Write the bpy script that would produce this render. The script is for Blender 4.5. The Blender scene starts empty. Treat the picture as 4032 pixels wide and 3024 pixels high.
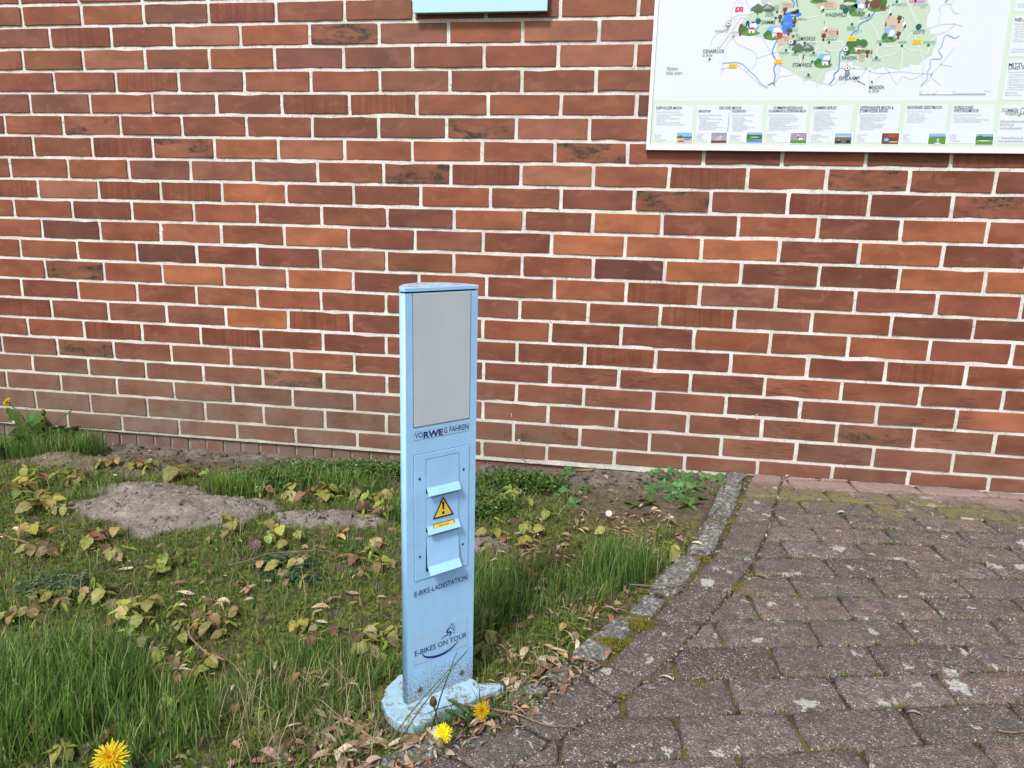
import bpy, math, random
import numpy as np
from mathutils import Vector, Matrix
rng = np.random.RandomState(7); random.seed(7)
S = bpy.context.scene; COL = S.collection; R = math.radians

# ---------------------------------------------------------------- camera
CAM = np.array([2.13085, -2.62065, 0.88910])
CR = np.array([0.9862196, 0.1636478, 0.0242938]); CU = np.array([-0.0589486, 0.2103874, 0.9758392]); CF = np.array([-0.1545829, 0.9638239, -0.2171350])
FPX = 2922.62
cam = bpy.data.cameras.new('camera'); camo = bpy.data.objects.new('camera', cam); COL.objects.link(camo)
cam.sensor_fit = 'HORIZONTAL'; cam.sensor_width = 36.0; cam.lens = FPX*36/4032; cam.clip_start = 0.02; cam.clip_end = 200
camo.matrix_world = Matrix(((CR[0], CU[0], -CF[0], CAM[0]), (CR[1], CU[1], -CF[1], CAM[1]), (CR[2], CU[2], -CF[2], CAM[2]), (0, 0, 0, 1)))
S.camera = camo
# ---------------------------------------------------------------- light
SUNV = Vector((-0.18, -0.64, 0.78)).normalized()
W = bpy.data.worlds.new('World'); S.world = W; W.use_nodes = True
nt = W.node_tree; nt.nodes.clear()
sky = nt.nodes.new('ShaderNodeTexSky'); sky.sky_type = 'NISHITA'; sky.sun_disc = False
sky.sun_elevation = math.asin(SUNV.z); sky.sun_rotation = math.atan2(SUNV.x, SUNV.y); sky.dust_density = 3.0; sky.air_density = 1.0
hs = nt.nodes.new('ShaderNodeHueSaturation'); hs.inputs['Saturation'].default_value = 0.5
bg = nt.nodes.new('ShaderNodeBackground'); bg.inputs['Strength'].default_value = 0.135
wo = nt.nodes.new('ShaderNodeOutputWorld')
nt.links.new(sky.outputs[0], hs.inputs['Color']); nt.links.new(hs.outputs[0], bg.inputs['Color']); nt.links.new(bg.outputs[0], wo.inputs['Surface'])
sl = bpy.data.lights.new('sun', 'SUN'); sl.energy = 2.3; sl.angle = R(9); sl.color = (1.0, 0.975, 0.94)
so = bpy.data.objects.new('sun', sl); COL.objects.link(so); so.rotation_euler = SUNV.to_track_quat('Z', 'Y').to_euler(); so.location = (0, -3, 5)
S.view_settings.view_transform = 'Standard'; S.view_settings.look = 'None'; S.view_settings.exposure = 0.36; S.view_settings.gamma = 1.0
S.view_settings.use_curve_mapping = False
S.render.engine = 'CYCLES'

# ---------------------------------------------------------------- measuring helpers
def ray(px, py):
    return CF + CR*((px-2016)/FPX) + CU*((1512-py)/FPX)
def on_wall(px, py, y=0.0):
    d = ray(px, py); return CAM + d*((y-CAM[1])/d[1])
def on_level(px, py, z=0.0):
    d = ray(px, py); return CAM + d*((z-CAM[2])/d[2])
# measured brick joints (metres along the wall) and bed joints (height at x=0, slope)
ROWX={1: [-0.1456, 0.0971, 0.3442, 0.596, 0.849, 1.0991, 1.3445, 1.5921, 1.8397, 2.091], 2: [-0.0407, 0.2086, 0.4559, 0.7118, 0.9703, 1.2202, 1.4645, 1.7169, 1.9689], 3: [-0.163, 0.086, 0.3362, 0.5883, 0.836, 1.0915, 1.3384, 1.5877, 1.838, 2.0905], 4: [-0.0418, 0.2124, 0.4625, 0.7173, 0.9694, 1.2215, 1.4707, 1.7185, 1.9665], 5: [-0.1522, 0.0992, 0.3519, 0.6054, 0.8575, 1.109, 1.354, 1.6044, 1.8532, 2.1029], 6: [-0.2716, -0.0231, 0.2167, 0.4645, 0.7172, 0.9686, 1.2146, 1.4591, 1.7035, 1.9519], 7: [-0.1592, 0.0908, 0.3403, 0.5871, 0.8359, 1.0872, 1.336, 1.5865, 1.8384, 2.0827, 2.3321, 2.5802, 2.8367, 3.0886], 8: [-0.2709, -0.0198, 0.2341, 0.4862, 0.7353, 0.9834, 1.2311, 1.4763, 1.7234, 1.972, 2.2232, 2.4765, 2.7242, 2.9749, 3.2264], 9: [-0.1593, 0.0998, 0.3581, 0.6061, 0.8603, 1.1168, 1.3669, 1.6179, 1.8651, 2.1137, 2.3648, 2.6122, 2.863, 3.1118], 10: [-0.2742, -0.0204, 0.2331, 0.4881, 0.743, 0.9937, 1.2422, 1.4884, 1.7384, 1.9776, 2.211, 2.4608, 2.715, 2.9697, 3.2253], 11: [-0.1612, 0.0899, 0.3449, 0.593, 0.8455, 1.0948, 1.3457, 1.5942, 1.8382, 2.0918, 2.3478, 2.6001, 2.851, 3.1055], 12: [-0.2669, -0.0161, 0.2389, 0.4871, 0.7348, 0.9837, 1.2374, 1.4886, 1.7363, 1.9867, 2.2307, 2.4834, 2.7341, 2.9841, 3.2423], 13: [-0.1672, 0.09, 0.3403, 0.5944, 0.8497, 1.1087, 1.3594, 1.6096, 1.8536, 2.104, 2.3538, 2.6053, 2.8564, 3.1092, 3.3622], 14: [-0.283, -0.0315, 0.2245, 0.4757, 0.7265, 0.9806, 1.2335, 1.4825, 1.7314, 1.9762, 2.2254, 2.4767, 2.7279, 2.9794, 3.2317], 15: [-0.158, 0.0927, 0.3445, 0.5929, 0.847, 1.0972, 1.3477, 1.5982, 1.8447, 2.095, 2.3459, 2.6003, 2.8527, 3.1077, 3.3593], 16: [-0.2758, -0.023, 0.2321, 0.4826, 0.7329, 0.9836, 1.2325, 1.4788, 1.7252, 1.9716, 2.2198, 2.4764, 2.731, 2.9804, 3.2302], 17: [-0.4021, -0.1505, 0.1003, 0.3513, 0.6033, 0.8537, 1.1056, 1.3545, 1.6035, 1.8483, 2.0955, 2.3453, 2.5972, 2.8483, 3.1, 3.3548], 18: [-0.2739, -0.0186, 0.2346, 0.4823, 0.7322, 0.9826, 1.2325, 1.4799, 1.7273, 1.974, 2.2218, 2.4731, 2.7221, 2.9712, 3.2225], 19: [-0.4048, -0.1529, 0.0994, 0.3519, 0.6023, 0.8524, 1.1031, 1.3531, 1.6031, 1.8472, 2.0957, 2.347, 2.6006, 2.8509, 3.0995, 3.3526], 20: [-0.2786, -0.0264, 0.2274, 0.479, 0.7285, 0.9818, 1.2285, 1.4741, 1.7198, 1.967, 2.2173, 2.4693, 2.7235, 2.9786, 3.2324], 21: [-0.3986, -0.1409, 0.108, 0.3607, 0.6113, 0.8586, 1.1109, 1.3567, 1.6026, 1.8469, 2.0958, 2.3467, 2.5993, 2.8514, 3.1002, 3.3561]}
ZB={0: (1.6085, -0.00285), 1: (1.5347, -0.00171), 2: (1.4588, -0.00092), 3: (1.3822, -0.00138), 4: (1.3066, -0.0023), 5: (1.2304, -0.00164), 6: (1.1542, -0.00287), 7: (1.0745, 0.00034), 8: (0.9959, 0.00129), 9: (0.9208, 0.00019), 10: (0.8466, -0.00055), 11: (0.768, -0.00054), 12: (0.6911, -0.00084), 13: (0.612, -0.00031), 14: (0.5351, 0.00028), 15: (0.4556, 0.00077), 16: (0.3786, 0.00069), 17: (0.3035, 0.00109), 18: (0.2299, 0.00051), 19: (0.1551, -0.00033), 20: (0.0738, 0.0018), 21: (0.0034, 0.0064)}

# ---------------------------------------------------------------- noise
def vnoise(x, y, s, seed):
    x = np.asarray(x)*s; y = np.asarray(y)*s
    xi = np.floor(x).astype(np.int64); yi = np.floor(y).astype(np.int64); fx = x-xi; fy = y-yi
    fx = fx*fx*(3-2*fx); fy = fy*fy*(3-2*fy)
    def h(a, b):
        n = (a*374761393 + b*668265263 + seed*1442695041) & 0xFFFFFFFF
        n = ((n ^ (n >> 13))*1274126177) & 0xFFFFFFFF
        return ((n ^ (n >> 16)) & 0xFFFF)/65535.0
    return (h(xi, yi)*(1-fx)+h(xi+1, yi)*fx)*(1-fy) + (h(xi, yi+1)*(1-fx)+h(xi+1, yi+1)*fx)*fy - 0.5
def fbm(x, y, s, oct=3, seed=1):
    r = 0; a = 1
    for k in range(oct):
        r = r + a*vnoise(x, y, s*2**k, seed+k*17); a *= 0.5
    return r
def sstep(a, b, x):
    t = np.clip((x-a)/(b-a), 0, 1); return t*t*(3-2*t)

# ---------------------------------------------------------------- mesh helpers
class MB:
    """collects verts / faces / per-vertex tint / wear, then links ONE mesh object"""
    def __init__(s): s.v = []; s.f = []; s.t = []; s.w = []; s.m = []; s.n = 0
    def add(s, v, f, tint=(1, 1, 1), wear=(0, 0, 0), mi=0):
        v = np.asarray(v, float).reshape(-1, 3); s.v.append(v)
        s.f += [tuple(int(i)+s.n for i in q) for q in f]
        t = np.asarray(tint, float); s.t.append(np.tile(t, (len(v), 1)) if t.ndim == 1 else t)
        s.w.append(np.tile(np.asarray(wear, float), (len(v), 1))); s.m += [mi]*len(f); s.n += len(v); return s
    def box(s, a, b, **k):
        (x0, y0, z0), (x1, y1, z1) = a, b
        v = [(x0, y0, z0), (x1, y0, z0), (x1, y1, z0), (x0, y1, z0), (x0, y0, z1), (x1, y0, z1), (x1, y1, z1), (x0, y1, z1)]
        return s.add(v, [(0, 3, 2, 1), (4, 5, 6, 7), (0, 1, 5, 4), (1, 2, 6, 5), (2, 3, 7, 6), (3, 0, 4, 7)], **k)
    def arr(s): return np.concatenate(s.v), s.f, np.concatenate(s.t), np.concatenate(s.w), s.m
    def mesh(s, name, mats, smooth=False, off=None):
        v, f, t, w, m = s.arr()
        if off is not None: v = v - np.asarray(off)
        return mk_mesh(name, v, f, mats, t, w, m, smooth)
def mk_mesh(name, v, f, mats, t=None, w=None, mi=None, smooth=False):
    me = bpy.data.meshes.new(name); me.from_pydata([tuple(q) for q in np.asarray(v).tolist()], [], f)
    for mt in (mats if isinstance(mats, (list, tuple)) else [mats]): me.materials.append(mt)
    n = len(v)
    for nm, a in (('tint', t), ('wear', w)):
        if a is None: continue
        at = me.attributes.new(nm, 'FLOAT_COLOR', 'POINT'); b = np.ones((n, 4), np.float32); b[:, :3] = a
        at.data.foreach_set('color', b.ravel())
    if mi is not None and any(mi): me.polygons.foreach_set('material_index', np.array(mi, np.int32))
    if smooth: me.polygons.foreach_set('use_smooth', np.ones(len(me.polygons), bool))
    me.update(); return me
def big_mesh(name, v, quads, mats, tint, wear=None, smooth=False):
    """fast path for numpy quads/tris (all faces with the same corner count)"""
    me = bpy.data.meshes.new(name); k = quads.shape[1]; nf = len(quads)
    me.vertices.add(len(v)); me.vertices.foreach_set('co', np.asarray(v, np.float32).ravel())
    me.loops.add(nf*k); me.loops.foreach_set('vertex_index', quads.astype(np.int32).ravel())
    me.polygons.add(nf); me.polygons.foreach_set('loop_start', (np.arange(nf)*k).astype(np.int32))
    try: me.polygons.foreach_set('loop_total', np.full(nf, k, np.int32))
    except Exception: pass
    me.materials.append(mats)
    for nm, a in (('tint', tint), ('wear', wear)):
        if a is None: continue
        at = me.attributes.new(nm, 'FLOAT_COLOR', 'POINT'); b = np.ones((len(v), 4), np.float32); b[:, :3] = a
        at.data.foreach_set('color', b.ravel())
    if smooth: me.polygons.foreach_set('use_smooth', np.ones(nf, bool))
    me.update(calc_edges=True); return me
def link(name, data, parent=None, loc=(0, 0, 0), rot=None):
    o = bpy.data.objects.new(name, data); COL.objects.link(o)
    if parent is not None: o.parent = parent
    o.location = loc
    if rot is not None: o.rotation_euler = rot
    return o
def tag(o, label=None, cat=None, group=None, kind=None):
    if label: o['label'] = label
    if cat: o['category'] = cat
    if group: o['group'] = group
    if kind: o['kind'] = kind
    return o
def thing(name, label, cat, loc=(0, 0, 0), rz=0, group=None):
    return tag(link(name, None, None, loc, (0, 0, rz)), label, cat, group)
def prism(poly, z0, z1, bevel=0.0, **k):
    """poly: list of (x,y) ccw -> closed prism with optional top bevel; returns verts, faces"""
    p = np.array(poly, float); n = len(p); c = p.mean(0)
    rings = [np.c_[p, np.full(n, z0)]]
    if bevel > 0:
        rings.append(np.c_[p, np.full(n, z1-bevel)])
        d = p-c; L = np.linalg.norm(d, axis=1)[:, None]; q = p-d/L*bevel
        rings.append(np.c_[q, np.full(n, z1)])
    else: rings.append(np.c_[p, np.full(n, z1)])
    v = np.concatenate(rings); f = []
    for r in range(len(rings)-1):
        for i in range(n):
            j = (i+1) % n; f.append((r*n+i, r*n+j, (r+1)*n+j, (r+1)*n+i))
    f.append(tuple(range((len(rings)-1)*n, len(rings)*n))); f.append(tuple(reversed(range(n))))
    return v, f
def tube(pts, rad, sides=6):
    P = np.array(pts, float); n = len(P); rad = np.full(n, rad) if np.isscalar(rad) else np.array(rad)
    T = np.gradient(P, axis=0); T /= np.linalg.norm(T, axis=1)[:, None]+1e-9
    up = np.array([0, 0, 1.0]); v = []
    for i in range(n):
        a = np.cross(T[i], up)
        if np.linalg.norm(a) < 1e-3: a = np.cross(T[i], [1, 0, 0])
        a /= np.linalg.norm(a); b = np.cross(a, T[i])
        for k in range(sides):
            t = 2*math.pi*k/sides; v.append(P[i]+rad[i]*(math.cos(t)*a+math.sin(t)*b))
    f = []
    for i in range(n-1):
        for k in range(sides):
            l = (k+1) % sides; f.append((i*sides+k, i*sides+l, (i+1)*sides+l, (i+1)*sides+k))
    f.append(tuple(reversed(range(sides)))); f.append(tuple(range((n-1)*sides, n*sides)))
    return np.array(v), f
def xform(v, loc=(0, 0, 0), rz=0, rx=0, ry=0, s=1.0):
    M = (Matrix.Rotation(rz, 3, 'Z') @ Matrix.Rotation(ry, 3, 'Y') @ Matrix.Rotation(rx, 3, 'X'))
    return (np.asarray(v)*s) @ np.array(M).T + np.asarray(loc)
def scatter(tv, tf, locs, rz, rx, ry, sc):
    """numpy copies of one quad template: returns verts, quads"""
    n = len(locs); tv = np.asarray(tv, float); tf = np.asarray(tf, int); m = len(tv)
    cz, sz = np.cos(rz), np.sin(rz); cx, sx = np.cos(rx), np.sin(rx); cy, sy = np.cos(ry), np.sin(ry)
    v = tv[None]*np.asarray(sc)[:, None, None] if np.asarray(sc).ndim == 1 else tv[None]*np.asarray(sc)[:, None, :]
    x, y, z = v[..., 0], v[..., 1], v[..., 2]
    y, z = y*cx[:, None]-z*sx[:, None], y*sx[:, None]+z*cx[:, None]
    x, z = x*cy[:, None]+z*sy[:, None], -x*sy[:, None]+z*cy[:, None]
    x, y = x*cz[:, None]-y*sz[:, None], x*sz[:, None]+y*cz[:, None]
    V = np.stack([x, y, z], -1)+np.asarray(locs)[:, None, :]
    F = tf[None]+(np.arange(n)*m)[:, None, None]
    return V.reshape(-1, 3), F.reshape(-1, tf.shape[1])

# ---------------------------------------------------------------- materials
class NT:
    def __init__(s, name):
        s.m = bpy.data.materials.new(name); s.m.use_nodes = True; s.t = s.m.node_tree; s.t.nodes.clear()
        s.out = s.t.nodes.new('ShaderNodeOutputMaterial'); s.b = s.t.nodes.new('ShaderNodeBsdfPrincipled'); s.t.links.new(s.b.outputs[0], s.out.inputs[0])
    def nd(s, ty, **k):
        n = s.t.nodes.new('ShaderNode'+ty)
        for a, v in k.items(): setattr(n, a, v)
        return n
    def L(s, a, b): s.t.links.new(a, b)
    def val(s, x, inp):
        if x is None: return
        if hasattr(x, 'links') or hasattr(x, 'is_linked'): s.L(x, inp)
        else:
            inp.default_value = x if not isinstance(x, tuple) else ((*x, 1.0) if len(x) == 3 and inp.type == 'RGBA' else x)
    def pos(s): return s.nd('NewGeometry').outputs['Position']
    def objc(s): return s.nd('TexCoord').outputs['Object']
    def mapv(s, v, sc=(1, 1, 1), rot=(0, 0, 0), loc=(0, 0, 0)):
        n = s.nd('Mapping'); s.L(v, n.inputs['Vector']); n.inputs['Scale'].default_value = sc; n.inputs['Rotation'].default_value = rot; n.inputs['Location'].default_value = loc; return n.outputs[0]
    def noise(s, v, sc=5, det=3, rough=.55, w=None, dist=0):
        n = s.nd('TexNoise'); s.L(v, n.inputs['Vector']); n.inputs['Scale'].default_value = sc; n.inputs['Detail'].default_value = det; n.inputs['Roughness'].default_value = rough; n.inputs['Distortion'].default_value = dist
        if w is not None: n.noise_dimensions = '4D'; s.val(w, n.inputs['W'])
        return n.outputs['Fac']
    def vor(s, v, sc=50, out='Color', feat='F1', rnd=1):
        n = s.nd('TexVoronoi'); n.feature = feat; s.L(v, n.inputs['Vector']); n.inputs['Scale'].default_value = sc; n.inputs['Randomness'].default_value = rnd; return n.outputs[out]
    def math(s, op, a, b=None, c=None, clamp=False):
        n = s.nd('Math'); n.operation = op; n.use_clamp = clamp; s.val(a, n.inputs[0])
        if b is not None: s.val(b, n.inputs[1])
        if c is not None: s.val(c, n.inputs[2])
        return n.outputs[0]
    def ramp(s, x, a, b, lo=0., hi=1.):
        n = s.nd('MapRange'); n.interpolation_type = 'SMOOTHSTEP'; s.val(x, n.inputs[0]); n.inputs[1].default_value = a; n.inputs[2].default_value = b; n.inputs[3].default_value = lo; n.inputs[4].default_value = hi; return n.outputs[0]
    def mix(s, f, a, b, mode='MIX'):
        n = s.nd('Mix'); n.data_type = 'RGBA'; n.blend_type = mode; s.val(f, n.inputs[0]); s.val(a, n.inputs[6]); s.val(b, n.inputs[7]); return n.outputs[2]
    def attr(s, nm): return s.nd('Attribute', attribute_name=nm).outputs['Color']
    def sep(s, c):
        n = s.nd('SeparateColor'); s.L(c, n.inputs[0]); return n.outputs
    def sxyz(s, c):
        n = s.nd('SeparateXYZ'); s.L(c, n.inputs[0]); return n.outputs
    def cramp(s, x, stops):
        n = s.nd('ValToRGB'); s.L(x, n.inputs[0]); e = n.color_ramp.elements
        while len(e) < len(stops): e.new(0.5)
        for i, (p, c) in enumerate(stops): e[i].position = p; e[i].color = (*c, 1)
        return n.outputs[0]
    def bump(s, h, st=.3, d=.002, prev=None):
        n = s.nd('Bump'); s.L(h, n.inputs['Height']); n.inputs['Strength'].default_value = st; n.inputs['Distance'].default_value = d
        if prev is not None: s.L(prev, n.inputs['Normal'])
        return n.outputs[0]
    def fin(s, col, rough=.7, nrm=None, spec=.4, metal=0):
        s.val(col, s.b.inputs['Base Color']); s.val(rough, s.b.inputs['Roughness']); s.b.inputs['Specular IOR Level'].default_value = spec; s.b.inputs['Metallic'].default_value = metal
        if nrm is not None: s.L(nrm, s.b.inputs['Normal'])
        return s.m

def mat_brick():
    n = NT('brick_clay'); p = n.pos(); t = n.attr('tint'); w = n.sep(n.attr('wear')); sd = n.math('MULTIPLY', w[2], 40.)
    big = n.noise(n.mapv(p, (7, 7, 14)), 1, 3, .6, sd)
    c = n.mix(n.ramp(big, .3, .7), n.mix(1., t, (.78, .74, .74), 'MULTIPLY'), n.mix(1., t, (1.22, 1.26, 1.28), 'MULTIPLY'))
    sw = n.noise(n.mapv(p, (11, 11, 22), (0, .5, 0)), 1, 2, .5, n.math('ADD', sd, 9.), 1.5)
    c = n.mix(n.ramp(sw, .56, .68, 0, .20), c, (.40, .17, .12))
    st = n.noise(n.mapv(p, (95, 95, 3)), 1, 2, .6, sd)
    c = n.mix(n.math('MULTIPLY', n.ramp(st, .38, .62), n.math('MULTIPLY', w[0], .38)), c, n.mix(1., t, (.45, .33, .3), 'MULTIPLY'))
    st2 = n.noise(n.mapv(p, (230, 230, 4)), 1, 1, .5, sd)
    c = n.mix(n.math('MULTIPLY', n.ramp(st2, .70, .75), n.math('MULTIPLY', w[0], .7)), c, (.06, .02, .012))
    sm = n.noise(n.mapv(p, (9, 9, 26)), 1, 4, .65, n.math('ADD', sd, 3.), .6)
    smk = n.math('MULTIPLY', n.ramp(sm, .46, .60), w[1], clamp=True)
    fine = n.noise(p, 260, 2, .6)
    c = n.mix(n.math('MULTIPLY', smk, n.ramp(fine, .3, .6, .55, 1.)), c, n.mix(n.ramp(n.noise(p, 60), .4, .6), (.018, .012, .014), (.10, .06, .03)))
    c = n.mix(n.ramp(fine, .3, .7, 0, .22), c, n.mix(1., c, (.62, .58, .56), 'MULTIPLY'))
    pit = n.vor(p, 55, 'Distance'); pk = n.math('MULTIPLY', n.ramp(pit, .03, .10, 1, 0), n.ramp(n.noise(p, 14), .55, .65))
    c = n.mix(n.math('MULTIPLY', pk, .7), c, (.05, .02, .015))
    ef = n.noise(n.mapv(p, (30, 30, 18)), 1, 5, .75, sd); c = n.mix(n.ramp(ef, .66, .78, 0, .28), c, (.50, .33, .26))
    xyz = n.sxyz(p)
    sc = n.noise(n.mapv(p, (20, 20, 190), (0, .62, 0)), 1, 3, .6, None, .4)
    lo = n.math('MULTIPLY', n.ramp(xyz[2], .05, .45, 1, 0), n.ramp(xyz[0], .1, 2.6, 1, .38))
    brush = n.math('MULTIPLY', n.math('MULTIPLY', n.ramp(xyz[2], .34, .44, 1, 0), n.ramp(xyz[2], .05, .1)), n.ramp(n.noise(p, 3.2), .47, .58))
    c = n.mix(n.math('MULTIPLY', n.math('MULTIPLY', brush, n.ramp(sc, .50, .62)), .75), c, (.055, .026, .018))
    dn = n.noise(p, 9, 4, .6)
    c = n.mix(n.math('MULTIPLY', lo, n.ramp(dn, .2, .6, .35, .85)), c, n.mix(n.ramp(dn, .3, .7), (.135, .10, .080), (.20, .15, .12)))
    h = n.math('ADD', n.math('MULTIPLY', fine, .35), n.math('MULTIPLY', n.noise(p, 30, 3), .65)); h = n.math('SUBTRACT', h, pk)
    h = n.math('SUBTRACT', h, n.math('MULTIPLY', n.ramp(st2, .66, .72), w[0]))
    return n.fin(c, n.ramp(big, .2, .8, .48, .72), n.bump(h, .45, .0012), .38)
def mat_mortar():
    n = NT('mortar'); p = n.pos(); a = n.noise(p, 220, 3, .7); b = n.noise(p, 12, 4, .65); z = n.sxyz(p)
    c = n.mix(n.ramp(b, .3, .7), (.60, .58, .52), (.80, .79, .75)); c = n.mix(n.ramp(a, .55, .75, 0, .55), c, (.30, .28, .25))
    d = n.noise(p, 4, 3); c = n.mix(n.ramp(d, .60, .75, 0, .5), c, (.36, .35, .30))
    c = n.mix(n.math('MULTIPLY', n.ramp(z[2], .0, .42, 1, 0), n.ramp(z[0], .1, 2.8, .62, .25)), c, (.36, .33, .25))
    c = n.mix(n.ramp(z[2], -.006, .002, .9, 0), c, (.25, .245, .22))
    cr = n.vor(n.mapv(p, (1, 1, .2)), 14, 'Distance', 'DISTANCE_TO_EDGE'); c = n.mix(n.ramp(cr, .0, .012, .45, 0), c, (.22, .2, .18))
    return n.fin(c, .92, n.bump(n.math('ADD', a, n.math('MULTIPLY', n.noise(p, 70, 3), 1.2)), .8, .0025), .2)
def mat_paver():
    n = NT('paver_concrete'); p = n.pos(); t = n.attr('tint'); q = n.mapv(p, (1, 1, .6)); xyz = n.sxyz(p)
    g = n.vor(q, 400); gs = n.sep(g)
    c = n.mix(n.ramp(gs[0], .55, .60, 0, .8), t, n.mix(1., t, (.45, .46, .50), 'MULTIPLY'))
    c = n.mix(n.ramp(gs[1], .74, .78, 0, .75), c, (.33, .225, .20)); c = n.mix(n.ramp(gs[2], .955, .97, 0, .85), c, (.60, .56, .52))
    m = n.noise(p, 34, 6, .78); c = n.mix(n.ramp(m, .46, .60, 0, .62), c, (.078, .070, .066))
    big = n.noise(p, 4.5, 3, .6); c = n.mix(n.ramp(big, .42, .65, 0, .35), c, (.11, .10, .085))
    lv = n.noise(n.mapv(p, (1, 1, 1), (0, 0, 0), (3, 1, 0)), 17, 4, .62, None, .3); fl = n.noise(p, 130, 3, .7)
    vd = n.nd('TexVoronoi'); vd.inputs['Scale'].default_value = 13; dv = n.nd('VectorMath'); dv.operation = 'MULTIPLY_ADD'; nv = n.nd('TexNoise'); n.L(p, nv.inputs['Vector']); nv.inputs['Scale'].default_value = 60; nv.inputs['Detail'].default_value = 4; n.L(nv.outputs['Color'], dv.inputs[0]); dv.inputs[1].default_value = (.055, .055, .0); n.L(p, dv.inputs[2]); n.L(dv.outputs[0], vd.inputs['Vector'])
    vs = n.sep(vd.outputs['Color']); rad = n.math('MULTIPLY', n.ramp(vs[0], .55, 1.0), .27); lich = n.math('MULTIPLY', n.math('GREATER_THAN', rad, vd.outputs['Distance']), n.ramp(fl, .34, .48, .25, 1.)); lich = n.math('MULTIPLY', lich, n.ramp(n.math('ADD', lv, n.math('MULTIPLY', vs[1], .2)), .45, .55)); c = n.mix(n.math('MULTIPLY', lich, .85), c, (.50, .51, .49))
    v3 = n.nd('TexVoronoi'); v3.inputs['Scale'].default_value = 34; n.L(dv.outputs[0], v3.inputs['Vector']); v3s = n.sep(v3.outputs['Color'])
    sm_ = n.math('MULTIPLY', n.math('GREATER_THAN', n.math('MULTIPLY', n.ramp(v3s[0], .60, 1.0), .30), v3.outputs['Distance']), n.ramp(fl, .36, .48, .2, 1.)); c = n.mix(n.math('MULTIPLY', sm_, .75), c, (.52, .52, .49))
    l2 = n.noise(n.mapv(p, (1, 1, 1), (0, 0, 0), (9, 5, 0)), 22, 5, .75); c = n.mix(n.math('MULTIPLY', n.ramp(l2, .60, .68, 0, .55), n.ramp(fl, .42, .52)), c, (.46, .45, .42))
    yg = n.noise(n.mapv(p, (1, 1, 1), (0, 0, 0), (1, 7, 0)), 30, 4, .7); c = n.mix(n.math('MULTIPLY', n.ramp(yg, .60, .72, 0, .5), n.ramp(xyz[1], -1.3, -.4)), c, (.20, .18, .05))
    # weathering bands along the wall: washed clean right at the wall, algae beyond it
    yy = n.math('ADD', xyz[1], n.math('MULTIPLY', n.math('SUBTRACT', n.noise(p, 8, 3), .5), .16))
    yy = n.math('ADD', yy, n.math('MULTIPLY', n.math('SUBTRACT', xyz[0], 2.9), .06))
    c = n.mix(n.ramp(yy, -.15, -.06, 0, .85), c, n.mix(n.ramp(gs[0], .3, .8), (.42, .30, .265), (.32, .215, .19)))
    alg = n.math('MULTIPLY', n.ramp(yy, -.36, -.24), n.ramp(yy, -.15, -.08, 1, 0))
    c = n.mix(n.math('MULTIPLY', alg, n.ramp(n.noise(p, 21, 5, .75), .40, .60, .05, .72)), c, (.235, .205, .065))
    h = n.math('ADD', n.vor(q, 330, 'Distance'), n.math('MULTIPLY', n.noise(p, 90, 3), 1.6))
    return n.fin(c, .9, n.bump(h, .9, .003), .25)
def mat_curb():
    n = NT('kerb_stone_rough'); p = n.pos(); a = n.noise(p, 120, 6, .78); b = n.noise(p, 9, 4, .6); f = n.noise(p, 230, 3, .7)
    c = n.mix(n.ramp(a, .38, .6), (.085, .082, .074), (.25, .245, .22)); c = n.mix(n.math('MULTIPLY', n.ramp(n.noise(p, 75, 6, .8, None, .3), .52, .59), n.ramp(f, .35, .5, .3, 1)), c, (.55, .56, .53))
    c = n.mix(n.ramp(b, .55, .7, 0, .5), c, (.11, .10, .07)); c = n.mix(n.ramp(n.noise(p, 15, 3), .60, .70, 0, .6), c, (.13, .12, .035))
    return n.fin(c, .93, n.bump(n.math('ADD', a, n.math('MULTIPLY', f, .5)), 1., .006), .2)
def mat_soil():
    n = NT('soil'); p = n.pos(); w = n.sep(n.attr('wear')); a = n.noise(p, 120, 5, .75); b = n.noise(p, 14, 5, .65); f = n.noise(p, 420, 2, .6)
    dark = n.mix(n.ramp(b, .3, .7), (.095, .070, .052), (.19, .145, .11)); lite = n.mix(n.ramp(b, .3, .7), (.27, .235, .205), (.42, .375, .335))
    c = n.mix(n.math('ADD', w[0], n.math('MULTIPLY', n.math('SUBTRACT', n.noise(p, 30, 4, .7), .5), .5), clamp=True), dark, lite)
    c = n.mix(n.ramp(a, .38, .62, .55, 0), c, n.mix(1., c, (.38, .34, .32), 'MULTIPLY'))
    c = n.mix(n.ramp(f, .68, .74, 0, .5), c, (.45, .40, .34))
    gm = n.noise(p, 25, 4, .7); c = n.mix(n.math('MULTIPLY', n.ramp(gm, .38, .55), w[1], clamp=True), c, n.mix(n.ramp(n.noise(p, 70, 3), .4, .6), (.065, .080, .02), (.19, .20, .05)))
    return n.fin(c, .97, n.bump(n.math('ADD', n.math('MULTIPLY', f, .4), a), 1., .006), .15)
def mat_joint():
    n = NT('joint_dirt'); p = n.pos(); a = n.noise(p, 160, 4, .7); g = n.noise(p, 7, 4, .6)
    c = n.mix(n.ramp(a, .4, .65), (.035, .027, .021), (.13, .10, .075)); c = n.mix(n.math('MULTIPLY', n.ramp(g, .47, .57, 0, .85), n.ramp(n.sxyz(p)[0], 2.02, 2.22)), c, (.15, .135, .03)); c = n.mix(n.ramp(n.vor(p, 260, 'Distance'), .12, .22, .45, 0), c, (.26, .23, .19))
    return n.fin(c, .97, n.bump(a, 1., .004), .15)
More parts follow.
